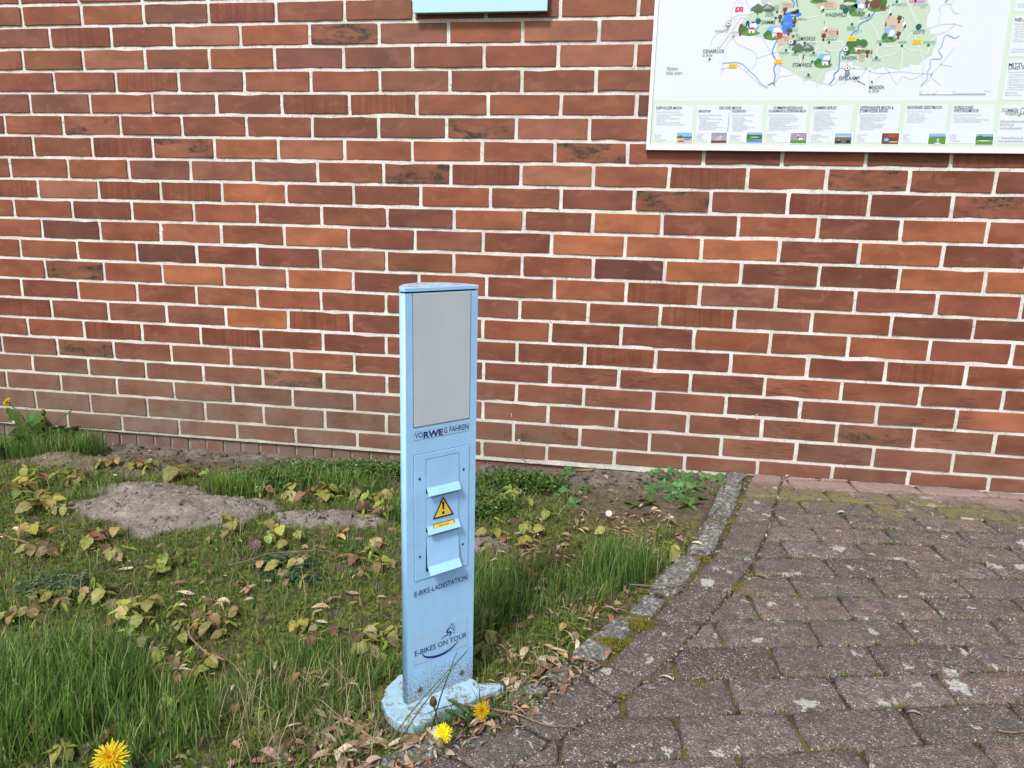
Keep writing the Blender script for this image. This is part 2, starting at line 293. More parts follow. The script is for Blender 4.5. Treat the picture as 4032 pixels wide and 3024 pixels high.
def mat_leaf(name, trans=.35, rough=.5, spec=.35, vein=True):
    n = NT(name); t = n.attr('tint'); p = n.pos(); oi = n.nd('ObjectInfo').outputs['Random']
    v = n.noise(p, 90, 3, .6); c = n.mix(n.ramp(v, .3, .7), n.mix(1., t, (.72, .74, .7), 'MULTIPLY'), n.mix(1., t, (1.2, 1.18, 1.15), 'MULTIPLY'))
    hsv = n.nd('HueSaturation'); n.L(c, hsv.inputs['Color']); n.L(n.math('MULTIPLY_ADD', oi, .5, .75), hsv.inputs['Value']); n.L(n.math('MULTIPLY_ADD', oi, .05, .475), hsv.inputs['Hue']); c = hsv.outputs[0]
    m = n.fin(c, rough, n.bump(v, .4, .001), spec)
    tr = n.nd('BsdfTranslucent'); n.L(c, tr.inputs['Color']); mx = n.nd('MixShader'); mx.inputs[0].default_value = trans
    n.L(n.b.outputs[0], mx.inputs[1]); n.L(tr.outputs[0], mx.inputs[2]); n.L(mx.outputs[0], n.out.inputs[0]); return m
def mat_flat(name, col, rough=.5, spec=.4, metal=0, var=.06, sc=30):
    n = NT(name); p = n.pos(); v = n.noise(p, sc, 4, .6)
    c = n.mix(n.ramp(v, .3, .7), tuple(x*(1-var) for x in col), tuple(min(1, x*(1+var)) for x in col)); return n.fin(c, rough, None, spec, metal)
def mat_blue(name, dirt=True):
    n = NT(name); o = n.objc(); v = n.noise(o, 20, 4, .6); f = n.noise(o, 260, 3, .65); z = n.sxyz(o)[2]
    base = (.35, .64, .97); c = n.mix(n.ramp(v, .3, .7), tuple(x*.95 for x in base), tuple(min(1, x*1.04) for x in base))
    if dirt:
        zz = n.math('ADD', z, n.math('MULTIPLY', n.math('SUBTRACT', n.noise(o, 28, 3), .5), .06))
        th = n.ramp(zz, .0, .15, .49, .73); sp = n.noise(o, 330, 4, .7)
        d = n.nd('MapRange'); n.L(sp, d.inputs[0]); n.L(th, d.inputs[1]); n.L(n.math('ADD', th, .035), d.inputs[2]); k = n.math('MULTIPLY', d.outputs[0], n.ramp(zz, .05, .30, 1.0, .45))
        c = n.mix(k, c, n.mix(n.ramp(f, .4, .6), (.085, .065, .045), (.20, .15, .10)))
        c = n.mix(n.ramp(zz, .0, .075, .42, 0), c, (.27, .25, .20))
        c = n.mix(n.math('MULTIPLY', n.ramp(n.noise(n.mapv(o, (90, 90, 5)), 1, 3), .58, .72, 0, .25), n.ramp(z, .1, .6)), c, (.28, .36, .42))
    return n.fin(c, n.ramp(v, .3, .7, .36, .5), n.bump(f, .08, .0005), .45)
def mat_cap():
    n = NT('blue_paint_weathered'); o = n.objc(); v = n.noise(o, 60, 4, .7); c = n.mix(n.ramp(v, .45, .6), (.42, .55, .72), (.34, .36, .42)); c = n.mix(n.ramp(n.noise(o, 200, 3), .62, .68, 0, .7), c, (.12, .11, .10))
    return n.fin(c, .55, n.bump(v, .2, .0008), .4)
def mat_diff():
    n = NT('frosted_diffuser'); o = n.objc(); v = n.noise(o, 9, 2); c = n.mix(n.ramp(v, .3, .7), (.50, .56, .605), (.54, .60, .645))
    return n.fin(c, .34, n.bump(n.noise(o, 600, 2), .05, .0003), .5)
def mat_plain(name, col, rough=.6, spec=.3, emis=0): 
    n = NT(name); return n.fin(col, rough, None, spec)
M = {}
M['brick'] = mat_brick(); M['mortar'] = mat_mortar(); M['paver'] = mat_paver(); M['curb'] = mat_curb(); M['soil'] = mat_soil(); M['joint'] = mat_joint()
M['grass'] = mat_leaf('grass_blade', .4, .5); M['leaf'] = mat_leaf('green_leaf', .35, .45); M['dead'] = mat_leaf('dry_leaf', .15, .75, .2); M['moss'] = mat_leaf('moss', .1, .9, .1)
M['twig'] = mat_flat('twig_bark', (.24, .155, .09), .85, .2, 0, .4, 90); M['twigg'] = mat_flat('grey_twig', (.17, .14, .115), .85, .2, 0, .4, 90); M['petal'] = mat_leaf('petal', .3, .6, .2)
M['blue'] = mat_blue('blue_paint'); M['cap'] = mat_cap(); M['diff'] = mat_diff(); M['bluebox'] = mat_flat('pale_blue_paint', (.42, .68, .80), .35, .5, 0, .02, 8)
M['bluedark'] = mat_flat('teal_edge_paint', (.20, .40, .42), .5, .4); M['black'] = mat_flat('black_gap', (.012, .012, .014), .8, .2)
M['navy'] = mat_plain('navy_print', (.012, .018, .21)); M['yellow'] = mat_flat('yellow_sticker', (.80, .62, .07), .5, .3, 0, .08, 120); M['blackprint'] = mat_plain('black_print', (.012, .011, .01), .5)
M['stick'] = mat_flat('sticker_film', (.36, .62, .87), .28, .5, 0, .03, 15); M['stedge'] = mat_flat('sticker_dirty_edge', (.22, .27, .30), .7, .2, 0, .3, 300)
M['screw'] = mat_flat('screw_dull_metal', (.20, .185, .175), .5, .4, .6, .3, 400); M['alu'] = mat_flat('sign_frame_aluminium', (.80, .82, .85), .35, .5, .15, .03)

def mat_foot():
    n = NT('foot_plate_paint'); p = n.pos(); f = n.noise(p, 240, 4, .7); b = n.noise(p, 30, 4, .65)
    c = n.mix(n.ramp(n.noise(p, 70, 4, .7), .3, .7), (.30, .48, .62), (.38, .58, .70)); c = n.mix(n.math('MULTIPLY', n.ramp(b, .50, .62), n.ramp(f, .42, .56)), c, (.20, .16, .12))
    c = n.mix(n.ramp(f, .66, .72, 0, .7), c, (.16, .13, .10)); return n.fin(c, .6, n.bump(f, .3, .001), .3)
M['bluefoot'] = mat_foot()

# ================================================================ GROUND SHAPE
def curb_x(y):   # left edge of the kerb, as a function of y (y falls away from the wall)
    return np.interp(-np.asarray(y), [-.1, 0, .22, .47, .67, .9, 1.07, 1.22, 1.4, 1.52, 1.60, 1.68, 1.8, 2.4, 6], [2.52, 2.50, 2.44, 2.38, 2.32, 2.22, 2.12, 2.04, 1.95, 1.85, 1.74, 1.62, 1.44, .8, -2])
def band_x(y):   # joint between edge band and paving field
    return np.interp(-np.asarray(y), [-.1, 0, .227, .446, .65, .716, .891, 1.04, 1.275, 1.345, 1.484, 1.564, 1.75, 2.4, 6], [2.72, 2.69, 2.629, 2.573, 2.51, 2.488, 2.408, 2.333, 2.207, 2.151, 2.038, 1.974, 1.80, 1.2, -1.6])
def pav_z(x, y): return .028+.02*np.maximum(np.asarray(y), -1.6)
MOUNDS = [(.72, -.66, .36, .19, .036, 1.), (.58, -.52, .20, .11, .026, 1.), (.93, -.58, .14, .09, .012, 1.), (1.27, -.62, .22, .085, .015, 1.), (.22, -.27, .40, .12, .026, .40), (.02, -.25, .14, .09, .018, .25), (1.72, -.70, .13, .09, .012, .8), (1.35, -.18, .3, .08, .008, .3)]
def gz(x, y):
    x = np.asarray(x, float); y = np.asarray(y, float)
    zw = np.interp(x, [-1, -.48, .15, .67, 1.2, 1.8, 2.2, 2.35, 2.6], [-.068, -.064, -.056, -.048, -.036, -.020, -.003, .012, .016])
    s = 1-sstep(0, .9, -y); z = zw*s + (-.012)*(1-s) - .02*sstep(1.6, 3, -y)
    for (cx, cy, rx, ry, h, l) in MOUNDS:
        d = np.sqrt(((x-cx)/rx)**2+((y-cy)/ry)**2)
        z = z + h*(1-sstep(.15, 1.05, d))
    z = z + .008*fbm(x, y, 7, 3, 3)
    inside = sstep(-.02, .03, x-curb_x(y)); z = z*(1-inside) + (pav_z(x, y)-.045)*inside
    return z
def mound_mask(x, y):
    m = 0
    for (cx, cy, rx, ry, h, l) in MOUNDS:
        d = np.sqrt(((x-cx)/rx)**2+((y-cy)/ry)**2)+.55*fbm(x, y, 11, 4, 8); m = np.maximum(m, (1-sstep(.75, 1.0, d))*l)
    return m
def on_ground(px, py):
    z = 0.
    for _ in range(8):
        P = on_level(px, py, z); z = float(gz(P[0], P[1]))
    return np.array([P[0], P[1], z])
def on_paving(px, py):
    z = 0.
    for _ in range(6):
        P = on_level(px, py, z); z = float(pav_z(P[0], P[1]))
    return np.array([P[0], P[1], z+.001])

# soil sheet
xs = np.unique(np.r_[np.linspace(-12, -1.2, 14), np.arange(-1.2, 2.75, .0085), np.linspace(2.75, 14, 14)])
ys = np.unique(np.r_[np.linspace(-12, -2.1, 12), np.arange(-2.1, .03, .0085), .05])
X, Y = np.meshgrid(xs, ys); Z = gz(X, Y); mm = mound_mask(X, Y)
wallstrip = (1-sstep(.10, .26, -Y+.08*fbm(X, Y, 6, 2, 5)))*sstep(-.3, .1, X)
rightdirt = (1-sstep(.35, .55, -Y))*sstep(1.9, 2.05, X)
bare = np.clip(np.maximum(np.maximum(mm, wallstrip*.75), rightdirt*.6), 0, 1)
Z = Z + (X < curb_x(Y))*(.0035*fbm(X, Y, 55, 3, 11)*(1+1.6*bare) + .016*bare*np.maximum(0, fbm(X, Y, 30, 3, 21)-.06)-.010*bare*np.maximum(0, fbm(X, Y, 20, 2, 91)-.2))
nx, ny = len(xs), len(ys); idx = np.arange(nx*ny).reshape(ny, nx)
Q = np.stack([idx[:-1, :-1], idx[:-1, 1:], idx[1:, 1:], idx[1:, :-1]], -1).reshape(-1, 4)
wear = np.stack([np.clip(mm*1.0+wallstrip*.35+rightdirt*.12, 0, 1), 1-np.clip(bare*1.3, 0, 1), bare*0], -1).reshape(-1, 3)
V = np.stack([X, Y, Z], -1).reshape(-1, 3)
tag(link('ground', big_mesh('ground', V, Q, M['soil'], wear*0+1, wear, True)), 'dark sandy soil with pale mole-hill mounds in front of the wall', None, None, 'structure')

# ================================================================ PAVING
def clip_half(poly, p, d):
    """keep the side to the left of direction d through p"""
    out = []; n = len(poly)
    s = [d[0]*(q[1]-p[1])-d[1]*(q[0]-p[0]) for q in poly]
    for i in range(n):
        j = (i+1) % n
        if s[i] >= 0: out.append(poly[i])
        if (s[i] >= 0) != (s[j] >= 0):
            t = s[i]/(s[i]-s[j]); out.append((poly[i][0]+t*(poly[j][0]-poly[i][0]), poly[i][1]+t*(poly[j][1]-poly[i][1])))
    return out
def shrink(poly, g):
    p = np.array(poly, float); n = len(p); c = p.mean(0)
    a = 0.5*np.sum(p[:, 0]*np.roll(p[:, 1], -1)-np.roll(p[:, 0], -1)*p[:, 1])
    if a < 0: p = p[::-1]
    poly = [tuple(q) for q in p]; out = poly
    for i in range(n):
        q0 = p[i]; q1 = p[(i+1) % n]; d = q1-q0; L = np.linalg.norm(d)
        if L < 1e-6: continue
        d = d/L; nn = np.array([-d[1], d[0]]); out = clip_half(out, q0+nn*g, d)
        if len(out) < 3: return []
    return out
def area(p):
    p = np.array(p); return abs(0.5*np.sum(p[:, 0]*np.roll(p[:, 1], -1)-np.roll(p[:, 0], -1)*p[:, 1]))
def rough_edge(poly, step, jit, rs):
    out = []; n = len(poly)
    for i in range(n):
        a = np.array(poly[i]); b = np.array(poly[(i+1) % n]); L = np.linalg.norm(b-a); k = max(1, int(round(L/step)))
        if L < .006: out.append(tuple(a+rs.randn(2)*jit*.3)); continue
        for m in range(k):
            q = a+(b-a)*m/k
            if m == 0: q = a+((np.mean(poly, 0)-a)/np.linalg.norm(np.mean(poly, 0)-a))*.004   # worn corner
            out.append(tuple(q+rs.randn(2)*jit))
    return out
def stone_mesh(name, poly, zf, thick, mat, tint, bevel=.004, jit=.0012, step=.035, rs=rng, wob=.001, dome=0.):
    p = rough_edge(poly, step, jit, rs); n = len(p); P = np.array(p); c = P.mean(0)
    d = P-c; L = np.linalg.norm(d, axis=1)[:, None]
    tilt = rs.randn(2)*.006; hz = rs.randn()*.0012
    def top(q, dz): return zf(q[:, 0], q[:, 1])+hz+(q-c)@tilt+dz
    r0 = np.c_[P, top(P, -thick)]; r1 = np.c_[P, top(P, -bevel*1.3)]; q1 = P-d/L*bevel*.5; r2 = np.c_[q1, top(q1, -bevel*.35)]
    q2 = P-d/L*bevel*1.7; r3 = np.c_[q2, top(q2, 0)+rs.randn(n)*wob]; q3 = c+(q2-c)*.5; r4 = np.c_[q3, top(q3, dome)+rs.randn(n)*wob]
    v = np.concatenate([r0, r1, r2, r3, r4, [[c[0], c[1], float(top(c[None], dome)[0])]]]); f = []
    for r in range(4):
        for i in range(n):
            j = (i+1) % n; f.append((r*n+i, r*n+j, (r+1)*n+j, (r+1)*n+i))
    for i in range(n): f.append((4*n+i, 4*n+(i+1) % n, 5*n))
    o = np.array([c[0], c[1], float(zf(c[0], c[1]))])
    me = mk_mesh(name, v-o, f, mat, np.tile(np.array(tint), (len(v), 1)), None, None, True); return me, o
pave = link('paving', None); 
# bedding sheet
bx = []; bf = []; yy = np.linspace(.02, -3.2, 60); xo = np.linspace(0, 1, 30)
for y in yy:
    x0 = float(curb_x(y))+.015
    for t in xo: xx = x0+(8-x0)*t**1.5; bx.append((xx, y, float(pav_z(xx, y))-.0085+.003*float(vnoise(xx, y, 40, 2))))
for i in range(59):
    for j in range(29): a = i*30+j; bf.append((a, a+30, a+31, a+1))
bed = link('paving', mk_mesh('paving', bx, bf, M['joint'], None, None, None, True)); bpy.data.objects.remove(pave); pave = bed
tag(pave, 'reddish grey concrete block paving with mossy joints beside the wall', None, None, 'structure')
PC = [(.165, .142, .127), (.152, .136, .124), (.178, .145, .130), (.138, .127, .117), (.208, .156, .140), (.16, .14, .127)]
npv = 0
def paver(poly, gap=.0032, tint=None):
    global npv
    p = shrink(poly, gap)
    if len(p) < 3 or area(p) < .0004: return
    t = np.array(tint if tint else PC[rng.randint(len(PC))])*(1+.12*rng.randn())
    me, o = stone_mesh('paver', p, pav_z, .05, M['paver'], np.clip(t, .08, .5)); link('paver', me, pave, tuple(o)); npv += 1
BAND = [[[2.588, -.004], [2.691, -.004], [2.629, -.227], [2.52, -.237]], [[2.52, -.237], [2.629, -.227], [2.573, -.446], [2.472, -.431]], [[2.472, -.431], [2.573, -.446], [2.51, -.649], [2.408, -.634]], [[2.408, -.634], [2.51, -.649], [2.489, -.715], [2.388, -.689]], [[2.388, -.689], [2.489, -.715], [2.408, -.891], [2.304, -.872]], [[2.304, -.872], [2.408, -.891], [2.333, -1.048], [2.215, -1.044]], [[2.215, -1.044], [2.333, -1.048], [2.207, -1.275], [2.12, -1.238]], [[2.12, -1.238], [2.207, -1.275], [2.151, -1.347], [2.075, -1.293]], [[2.075, -1.293], [2.151, -1.347], [2.038, -1.487], [1.955, -1.444]], [[1.955, -1.444], [2.038, -1.487], [1.950, -1.585], [1.850, -1.545]], [[1.85, -1.545], [1.95, -1.585], [1.80, -1.75], [1.70, -1.67]], [[1.70, -1.67], [1.80, -1.75], [1.62, -1.94], [1.54, -1.85]]]
for q in BAND: paver(q)
ST = {-3: 2.80, -2: 2.70, -1: 2.80, 0: 2.70, 1: 2.813, 2: 2.695, 3: 2.584, 4: 2.684, 5: 2.567, 6: 2.458, 7: 2.571, 8: 2.467, 9: 2.364, 10: 2.471, 11: 2.362, 12: 2.25, 13: 2.36, 14: 2.24, 15: 2.33, 16: 2.2, 17: 2.3}
for k in range(-3, 18):
    def line(kk, x): return -.31-.1003*kk+(.12+.0148*np.clip(kk, -1, 12))*(x-2.9)
    for i in range(-9, 9):
        xa = ST[k]+i*.2115+.0; xb = xa+.2115
        if xa > 4.0: continue
        sh = .018
        def cx(x, y): return x
        ym = line(k-.5, xa); yt = [line(k-1, xa), line(k-1, xb)]; yb = [line(k, xa), line(k, xb)]
        poly = [(xa+sh*.5, yb[0]), (xb+sh*.5, yb[1]), (xb-sh*.5, yt[1]), (xa-sh*.5, yt[0])]
        ymid = np.mean([q[1] for q in poly])
        if ymid < -2.1: continue
        # clip against the band edge, locally straight
        y0 = ymid-.06; y1 = ymid+.06; p0 = np.array([float(band_x(y0)), y0]); p1 = np.array([float(band_x(y1)), y1])
        poly = clip_half(poly, p1, (p0-p1)/np.linalg.norm(p0-p1))
        if len(poly) >= 3: poly = clip_half(poly, (0, -.002), (-1, 0))     # stops at the wall
        if len(poly) >= 3 and area(poly) > .0012: paver(poly)
# kerb stones
kerb = thing('kerb', 'row of rough grey kerb stones with white lichen between lawn and paving', 'kerb', (2.3, -.8, 0))
def kerb_z(x, y): return pav_z(x, y)+.004
KS = [([[2.499, -.02], [2.562, -.02], [2.509, -.237], [2.457, -.428], [2.388, -.671], [2.365, -.688], [2.320, -.671], [2.383, -.47], [2.444, -.223]], 0), ([[2.306, -.698], [2.355, -.703], [2.333, -.805], [2.268, -.930], [2.213, -.905], [2.243, -.82]], 0), ([[2.205, -.925], [2.258, -.942], [2.215, -1.03], [2.158, -1.02]], -.008),
      ([[2.148, -1.035], [2.208, -1.045], [2.142, -1.15], [2.108, -1.222], [2.048, -1.215], [2.092, -1.12]], -.004), ([[2.028, -1.245], [2.065, -1.262], [2.052, -1.30], [2.015, -1.318], [1.995, -1.285]], -.008), ([[1.985, -1.318], [2.02, -1.335], [1.985, -1.385], [1.94, -1.40], [1.945, -1.345]], -.006), ([[1.93, -1.41], [1.97, -1.405], [1.94, -1.445], [1.90, -1.455]], -.01),
      ([[1.738, -1.586], [1.784, -1.526], [1.85, -1.505], [1.875, -1.53], [1.80, -1.60], [1.72, -1.65], [1.69, -1.63]], -.006), ([[1.69, -1.645], [1.715, -1.665], [1.60, -1.79], [1.54, -1.76], [1.60, -1.69]], -.004)]
for p, dz in KS:
    a = 0.5*np.sum([p[i][0]*p[(i+1) % len(p)][1]-p[(i+1) % len(p)][0]*p[i][1] for i in range(len(p))])
    if a < 0: p = p[::-1]
    me, o = stone_mesh('kerb_stone', p, lambda x, y: kerb_z(x, y)+dz, .06, M['curb'], (.2, .2, .2), .008, .0022, .022, rng, .0012, .002)
    link('kerb_stone', me, kerb, (o[0]-2.3, o[1]+.8, o[2]))

# ================================================================ WALL
wall = thing('brick_wall', 'red brick wall in stretcher bond with pale mortar joints behind the lawn and paving', 'wall', (1.6, 0, 0))
WL = np.array([1.6, 0, 0])
KIND = {1: "pmmpsrrrpmr", 2: "psrlmbpmlp", 3: "rrlrmpprrlm", 4: "rrspmmprrr", 5: "ppmpdssmmrD", 6: "dmbrrrdpblr", 7: "srsbolmombmdmds", 8: "rrmppprbslmsmbdd", 9: "slssordmrdbdsdb",
        10: "rmdmmrrdmdodmdom", 11: "mDmmrorpdooodod", 12: "rrmDddlrmmDoddoo", 13: "mbmolodmrosprrmr", 14: "rdmrrmrrprrspmdr", 15: "srpposdrmddmrmrr", 16: "rmsrsrdrddsrmdsr", 17: "drbrrrmrrdrrdmrrr", 18: "rrrsrbrrrrrrdrro", 19: "rrrrrddrmrrrrrbrr", 20: "rrrrrrddrbrrmrrr", 21: "rrrrrrrrrrrrrrrrr"}
BC = {'r': (.232, .076, .039), 'm': (.272, .085, .042), 'o': (.345, .112, .048), 'l': (.310, .118, .068), 'p': (.215, .078, .048), 'd': (.188, .060, .033), 'D': (.14, .048, .032), 's': (.232, .071, .036), 'b': (.258, .088, .048)}
def zline(j, x):
    if j in ZB: a, s = ZB[j]; return a+s*x*.9
    if j < 0: a, s = ZB[0]; return a+s*x*.9-j*.0767
    a, s = ZB[21]; return a-(j-21)*.0767
def brick_verts(xa, xb, j, proud, rs, zz=None):
    g = .0058
    z1l, z1r = (zline(j-1, xa)-g, zline(j-1, xb)-g) if zz is None else (zz[1], zz[1]); z0l, z0r = (zline(j, xa)+g, zline(j, xb)+g) if zz is None else (zz[0], zz[0])
    w = xb-xa; pts = []
    jl = lambda: rs.randn()*.00075
    nseg = 4 if w > .15 else 2
    sides = [((xa, z0l), (xb, z0r), nseg), ((xb, z0r), (xb, z1r), 1), ((xb, z1r), (xa, z1l), nseg), ((xa, z1l), (xa, z0l), 1)]
    for a, b, k in sides:
        a = np.array(a); b = np.array(b); L = np.linalg.norm(b-a); e = (b-a)/L; cc = np.array([(xa+xb)/2, (z0l+z1l)/2])
        r = .0012+.0018*rs.rand()
        if rs.rand() < .05: r = .006+.004*rs.rand()
        jc = rs.randn(2)*.0007; pts.append(a+e*r+jc)                    # just past the corner
        ts = [(m+.15*rs.randn())/k for m in range(1, k)] if k > 1 else [.5]
        for t in ts:
            q = a+(b-a)*t+rs.randn(2)*.0006
            if rs.rand() < .035: q = q+np.sign(np.array([0, cc[1]-q[1]]))*.0035
            pts.append(q)
        r = .0012+.0018*rs.rand(); pts.append(b-e*r+rs.randn(2)*.0005)
    P = np.array(pts); n = len(P); c = P.mean(0); tx = rs.randn()*.0035; tz = rs.randn()*.006
    yf = lambda p, o: -(proud)+o+(p[:, 0]-c[0])*tx+(p[:, 1]-c[1])*tz
    d = P-c; sgn = np.sign(d)*np.minimum(1, np.abs(d)/.02)
    q = P-sgn*.0013
    r0 = np.c_[P[:, 0], np.full(n, .03), P[:, 1]]; r1 = np.c_[P[:, 0], yf(P, .0013), P[:, 1]]; r2 = np.c_[q[:, 0], yf(q, 0), q[:, 1]]
    v = np.concatenate([r0, r1, r2]); f = []
    for r in range(2):
        for i in range(n):
            k = (i+1) % n; f.append((r*n+i, r*n+k, (r+1)*n+k, (r+1)*n+i))
    f.append(tuple(range(2*n, 3*n))); return v, f, np.array([c[0], 0, c[1]])
rest = MB(); nb = 0
def put_brick(xa, xb, j, kind, single, proud=None, zz=None, yoff=0):
    global nb
    rs = rng; t = np.array(BC[kind])*.90*(1+.06*rs.randn())*np.array([1, 1+.03*rs.randn(), 1+.04*rs.randn()])
    wr = (1. if kind == 's' else (.15*rs.rand()), 1. if kind == 'b' else (.25 if kind == 'D' else 0.), rs.rand())
    v, f, c = brick_verts(xa, xb, j, (.0035+.001*rs.randn()) if proud is None else proud, rs, zz); v = v+np.array([0, yoff, 0])
    if single and nb < 300:
        b = MB().add(v-c, f, t, wr); link('brick', b.mesh('brick', M['brick']), wall, tuple(c-WL)); nb += 1
    else: rest.add(v-WL, f, t, wr)
g = .0062
for j in range(-9, 22):
    if j in ROWX:
        xs_ = ROWX[j]; kinds = KIND[j]
    else:
        xs_ = [(-.03 if j % 2 else -.155)+.25*i+.004*rng.randn() for i in range(14)]; kinds = ''.join(random.choice('rrmmpdos') for _ in range(20))
    xs_ = list(xs_)
    vis0, vis1 = 0, len(xs_)
    kk = list(kinds)
    while xs_[0] > -2.6: xs_.insert(0, xs_[0]-.2505); kk.insert(0, random.choice('rrmpds')) if xs_[0] < -.35 else None
    base = len(xs_)
    while xs_[-1] < 5.6: xs_.append(xs_[-1]+.2505)
    # kinds: align so that kinds[0] is the brick left of the first measured joint
    first = xs_.index(ROWX[j][0]) if j in ROWX else 0
    for i in range(len(xs_)-1):
        ki = i+1-first
        kind = kinds[ki] if (j in ROWX and 0 <= ki < len(kinds)) else random.choice('rrrmmpdol')
        xa, xb = xs_[i]+g, xs_[i+1]-g
        # visible in the frame?
        def vis(x, z):
            d = np.array([x, 0, z])-CAM; zz_ = d@CF; return 2016+FPX*(d@CR)/zz_, 1512-FPX*(d@CU)/zz_
        u, w_ = vis((xa+xb)/2, zline(j-.5 if False else j, xa)+.04)
        hid = (xa > 2.13 and j < 7 and xb < 3.7)
        put_brick(xa, xb, j, kind, -140 < u < 4150 and -40 < w_ < 1960 and not hid)
# header course on edge below the stretchers, set back from them
for i in range(-30, 36):
    xa = -.07+.0768*i; put_brick(xa+.005, xa+.0768-.005, 22, random.choice('rpdD'), False, zz=(-.085, -.0115+.0065*max(0, xa)), yoff=.014)
tag(link('brick', rest.mesh('brick', M['brick']), wall), 'remaining bricks of the wall outside the picture and along its foot', None, None, 'stuff')
# mortar bed: one gently uneven sheet just behind the brick faces
mx = np.arange(-2.6, 5.6, .011); mz = np.arange(-.0, 2.32, .011)
MX, MZ = np.meshgrid(mx, mz); MY = .0004+.0022*fbm(MX, MZ, 45, 2, 31)+.0016*fbm(MX, MZ, 9, 2, 5)
idx = np.arange(MX.size).reshape(MX.shape); Q = np.stack([idx[:-1, :-1], idx[:-1, 1:], idx[1:, 1:], idx[1:, :-1]], -1).reshape(-1, 4)
link('mortar', big_mesh('mortar', np.stack([MX, MY, MZ], -1).reshape(-1, 3)-WL, Q, M['mortar'], np.ones((MX.size, 3)), None, True), wall)
mb = MB().box((-2.6-1.6, .0165, -.4), (5.6-1.6, .30, -.0005)).box((-2.6-1.6, .012, -.0008), (5.6-1.6, .30, 2.318)); link('mortar', mb.mesh('mortar', M['mortar']), wall)

# ================================================================ LETTERING
_fc = {}
def text_mesh(s, bold=0., sp=1.0, res=2):
    key = (s, bold, sp)
    if key in _fc: return _fc[key]
    cu = bpy.data.curves.new('t', 'FONT'); cu.body = s; cu.size = 1.0; cu.offset = bold; cu.space_character = sp; cu.resolution_u = res
    ob = bpy.data.objects.new('t', cu); COL.objects.link(ob); bpy.context.view_layer.update()
    dg = bpy.context.evaluated_depsgraph_get(); me = bpy.data.meshes.new_from_object(ob.evaluated_get(dg))
    v = np.array([tuple(q.co) for q in me.vertices]).reshape(-1, 3); f = [tuple(p.vertices) for p in me.polygons]
    bpy.data.objects.remove(ob); bpy.data.curves.remove(cu); bpy.data.meshes.remove(me)
    _fc[key] = (v, f); return v, f
CAPH = text_mesh('H')[0][:, 1].max()
def text_fit(s, p0, p1, h, frame, bold=0., shear=0.):
    """letters whose ink runs from p0 to p1 (baseline, 2-D), cap height h; frame(u,v)->3-D"""
    v, f = text_mesh(s, bold); v = v.copy(); x0, x1 = v[:, 0].min(), v[:, 0].max()
    cap = CAPH; p0 = np.array(p0, float); p1 = np.array(p1, float); d = p1-p0; n = np.array([-d[1], d[0]])/np.linalg.norm(d)
    t = (v[:, 0]-x0)/(x1-x0); w = v[:, 1]/cap*h
    q = p0+np.outer(t, d)+np.outer(w, n)+np.outer(w*shear, d/np.linalg.norm(d))
    return np.array([frame(a, b) for a, b in q]), f
def ribbon(pts, w, frame, closed=False):
    P = np.array(pts, float); n = len(P); w = np.full(n, w) if np.isscalar(w) else np.array(w)
    T = np.gradient(P, axis=0) if n > 2 else np.tile(P[1]-P[0], (2, 1)); T /= np.linalg.norm(T, axis=1)[:, None]+1e-9; N = np.c_[-T[:, 1], T[:, 0]]
    L = P+N*w[:, None]/2; Rr = P-N*w[:, None]/2
    v = [frame(*q) for q in np.concatenate([L, Rr])]; return np.array(v), [(i, i+n, i+1+n, i+1) for i in range(n-1)]
def smooth_line(pts, k=6):
    P = np.array(pts, float); out = []; n = len(P)
    for i in range(n-1):
        p0 = P[max(i-1, 0)]; p1 = P[i]; p2 = P[i+1]; p3 = P[min(i+2, n-1)]
        for m in range(k):
            t = m/k; out.append(.5*((2*p1)+(-p0+p2)*t+(2*p0-5*p1+4*p2-p3)*t*t+(-p0+3*p1-3*p2+p3)*t**3))
    out.append(P[-1]); return np.array(out)
def disc(c, r, frame, n=16, r2=None):
    v = [frame(c[0]+r*math.cos(2*math.pi*i/n), c[1]+(r2 or r)*math.sin(2*math.pi*i/n)) for i in range(n)]; return np.array(v), [tuple(range(n))]

# ================================================================ CHARGING BOLLARD
BLc = np.array([1.7634, -1.4532]); ANG = math.atan2(.7383, .6744); HT = .7665
boll = thing('charging_bollard', 'pale blue e-bike charging bollard with grey light panel standing on the lawn edge', 'bollard', (BLc[0], BLc[1], 0), ANG)
# local frame: x = along the front (0..0.146), y = into the post, z up; front face is y=0
WB = .1463
def prof(inset=0., n=26, depth=.0835, w=WB):
    back = [(.1463, .004), (.1450, .016), (.139, .035), (.128, .054), (.113, .068), (.095, .0765), (.075, .079), (.055, .0745), (.038, .065), (.024, .053), (.012, .039), (.002, .022), (-.0025, .010)]
    q = smooth_line(back, 3); c = np.array([.073, .035]); d = q-c; L = np.linalg.norm(d, axis=1)[:, None]; q = q-d/L*inset
    return [(inset, inset), (w-inset, inset)]+[(a, b_) for a, b_ in q]
pr = prof()
v, f = prism(pr, 0, HT-.0008, 0)
body = MB(); body.add(v, f); bo = link('body', body.mesh('body', [M['blue']]), boll)
for p in bo.data.polygons: p.use_smooth = abs(p.normal.z) < .5 and p.normal.y > -.9
v, f = prism(prof(.003), HT-.0006, HT+.0022, 0); link('cap_gap', MB().add(v, f).mesh('cap_gap', M['black']), boll)
cp = [(x*1.006-.0004, y*1.008-.0006) for x, y in prof()]
v, f = prism(cp, HT+.0022, HT+.0088, .0014); mi = [0]*len(f); mi[-2] = 1
cm = mk_mesh('cap', v, f, [M['blue'], M['cap']], None, None, mi); link('cap', cm, boll)
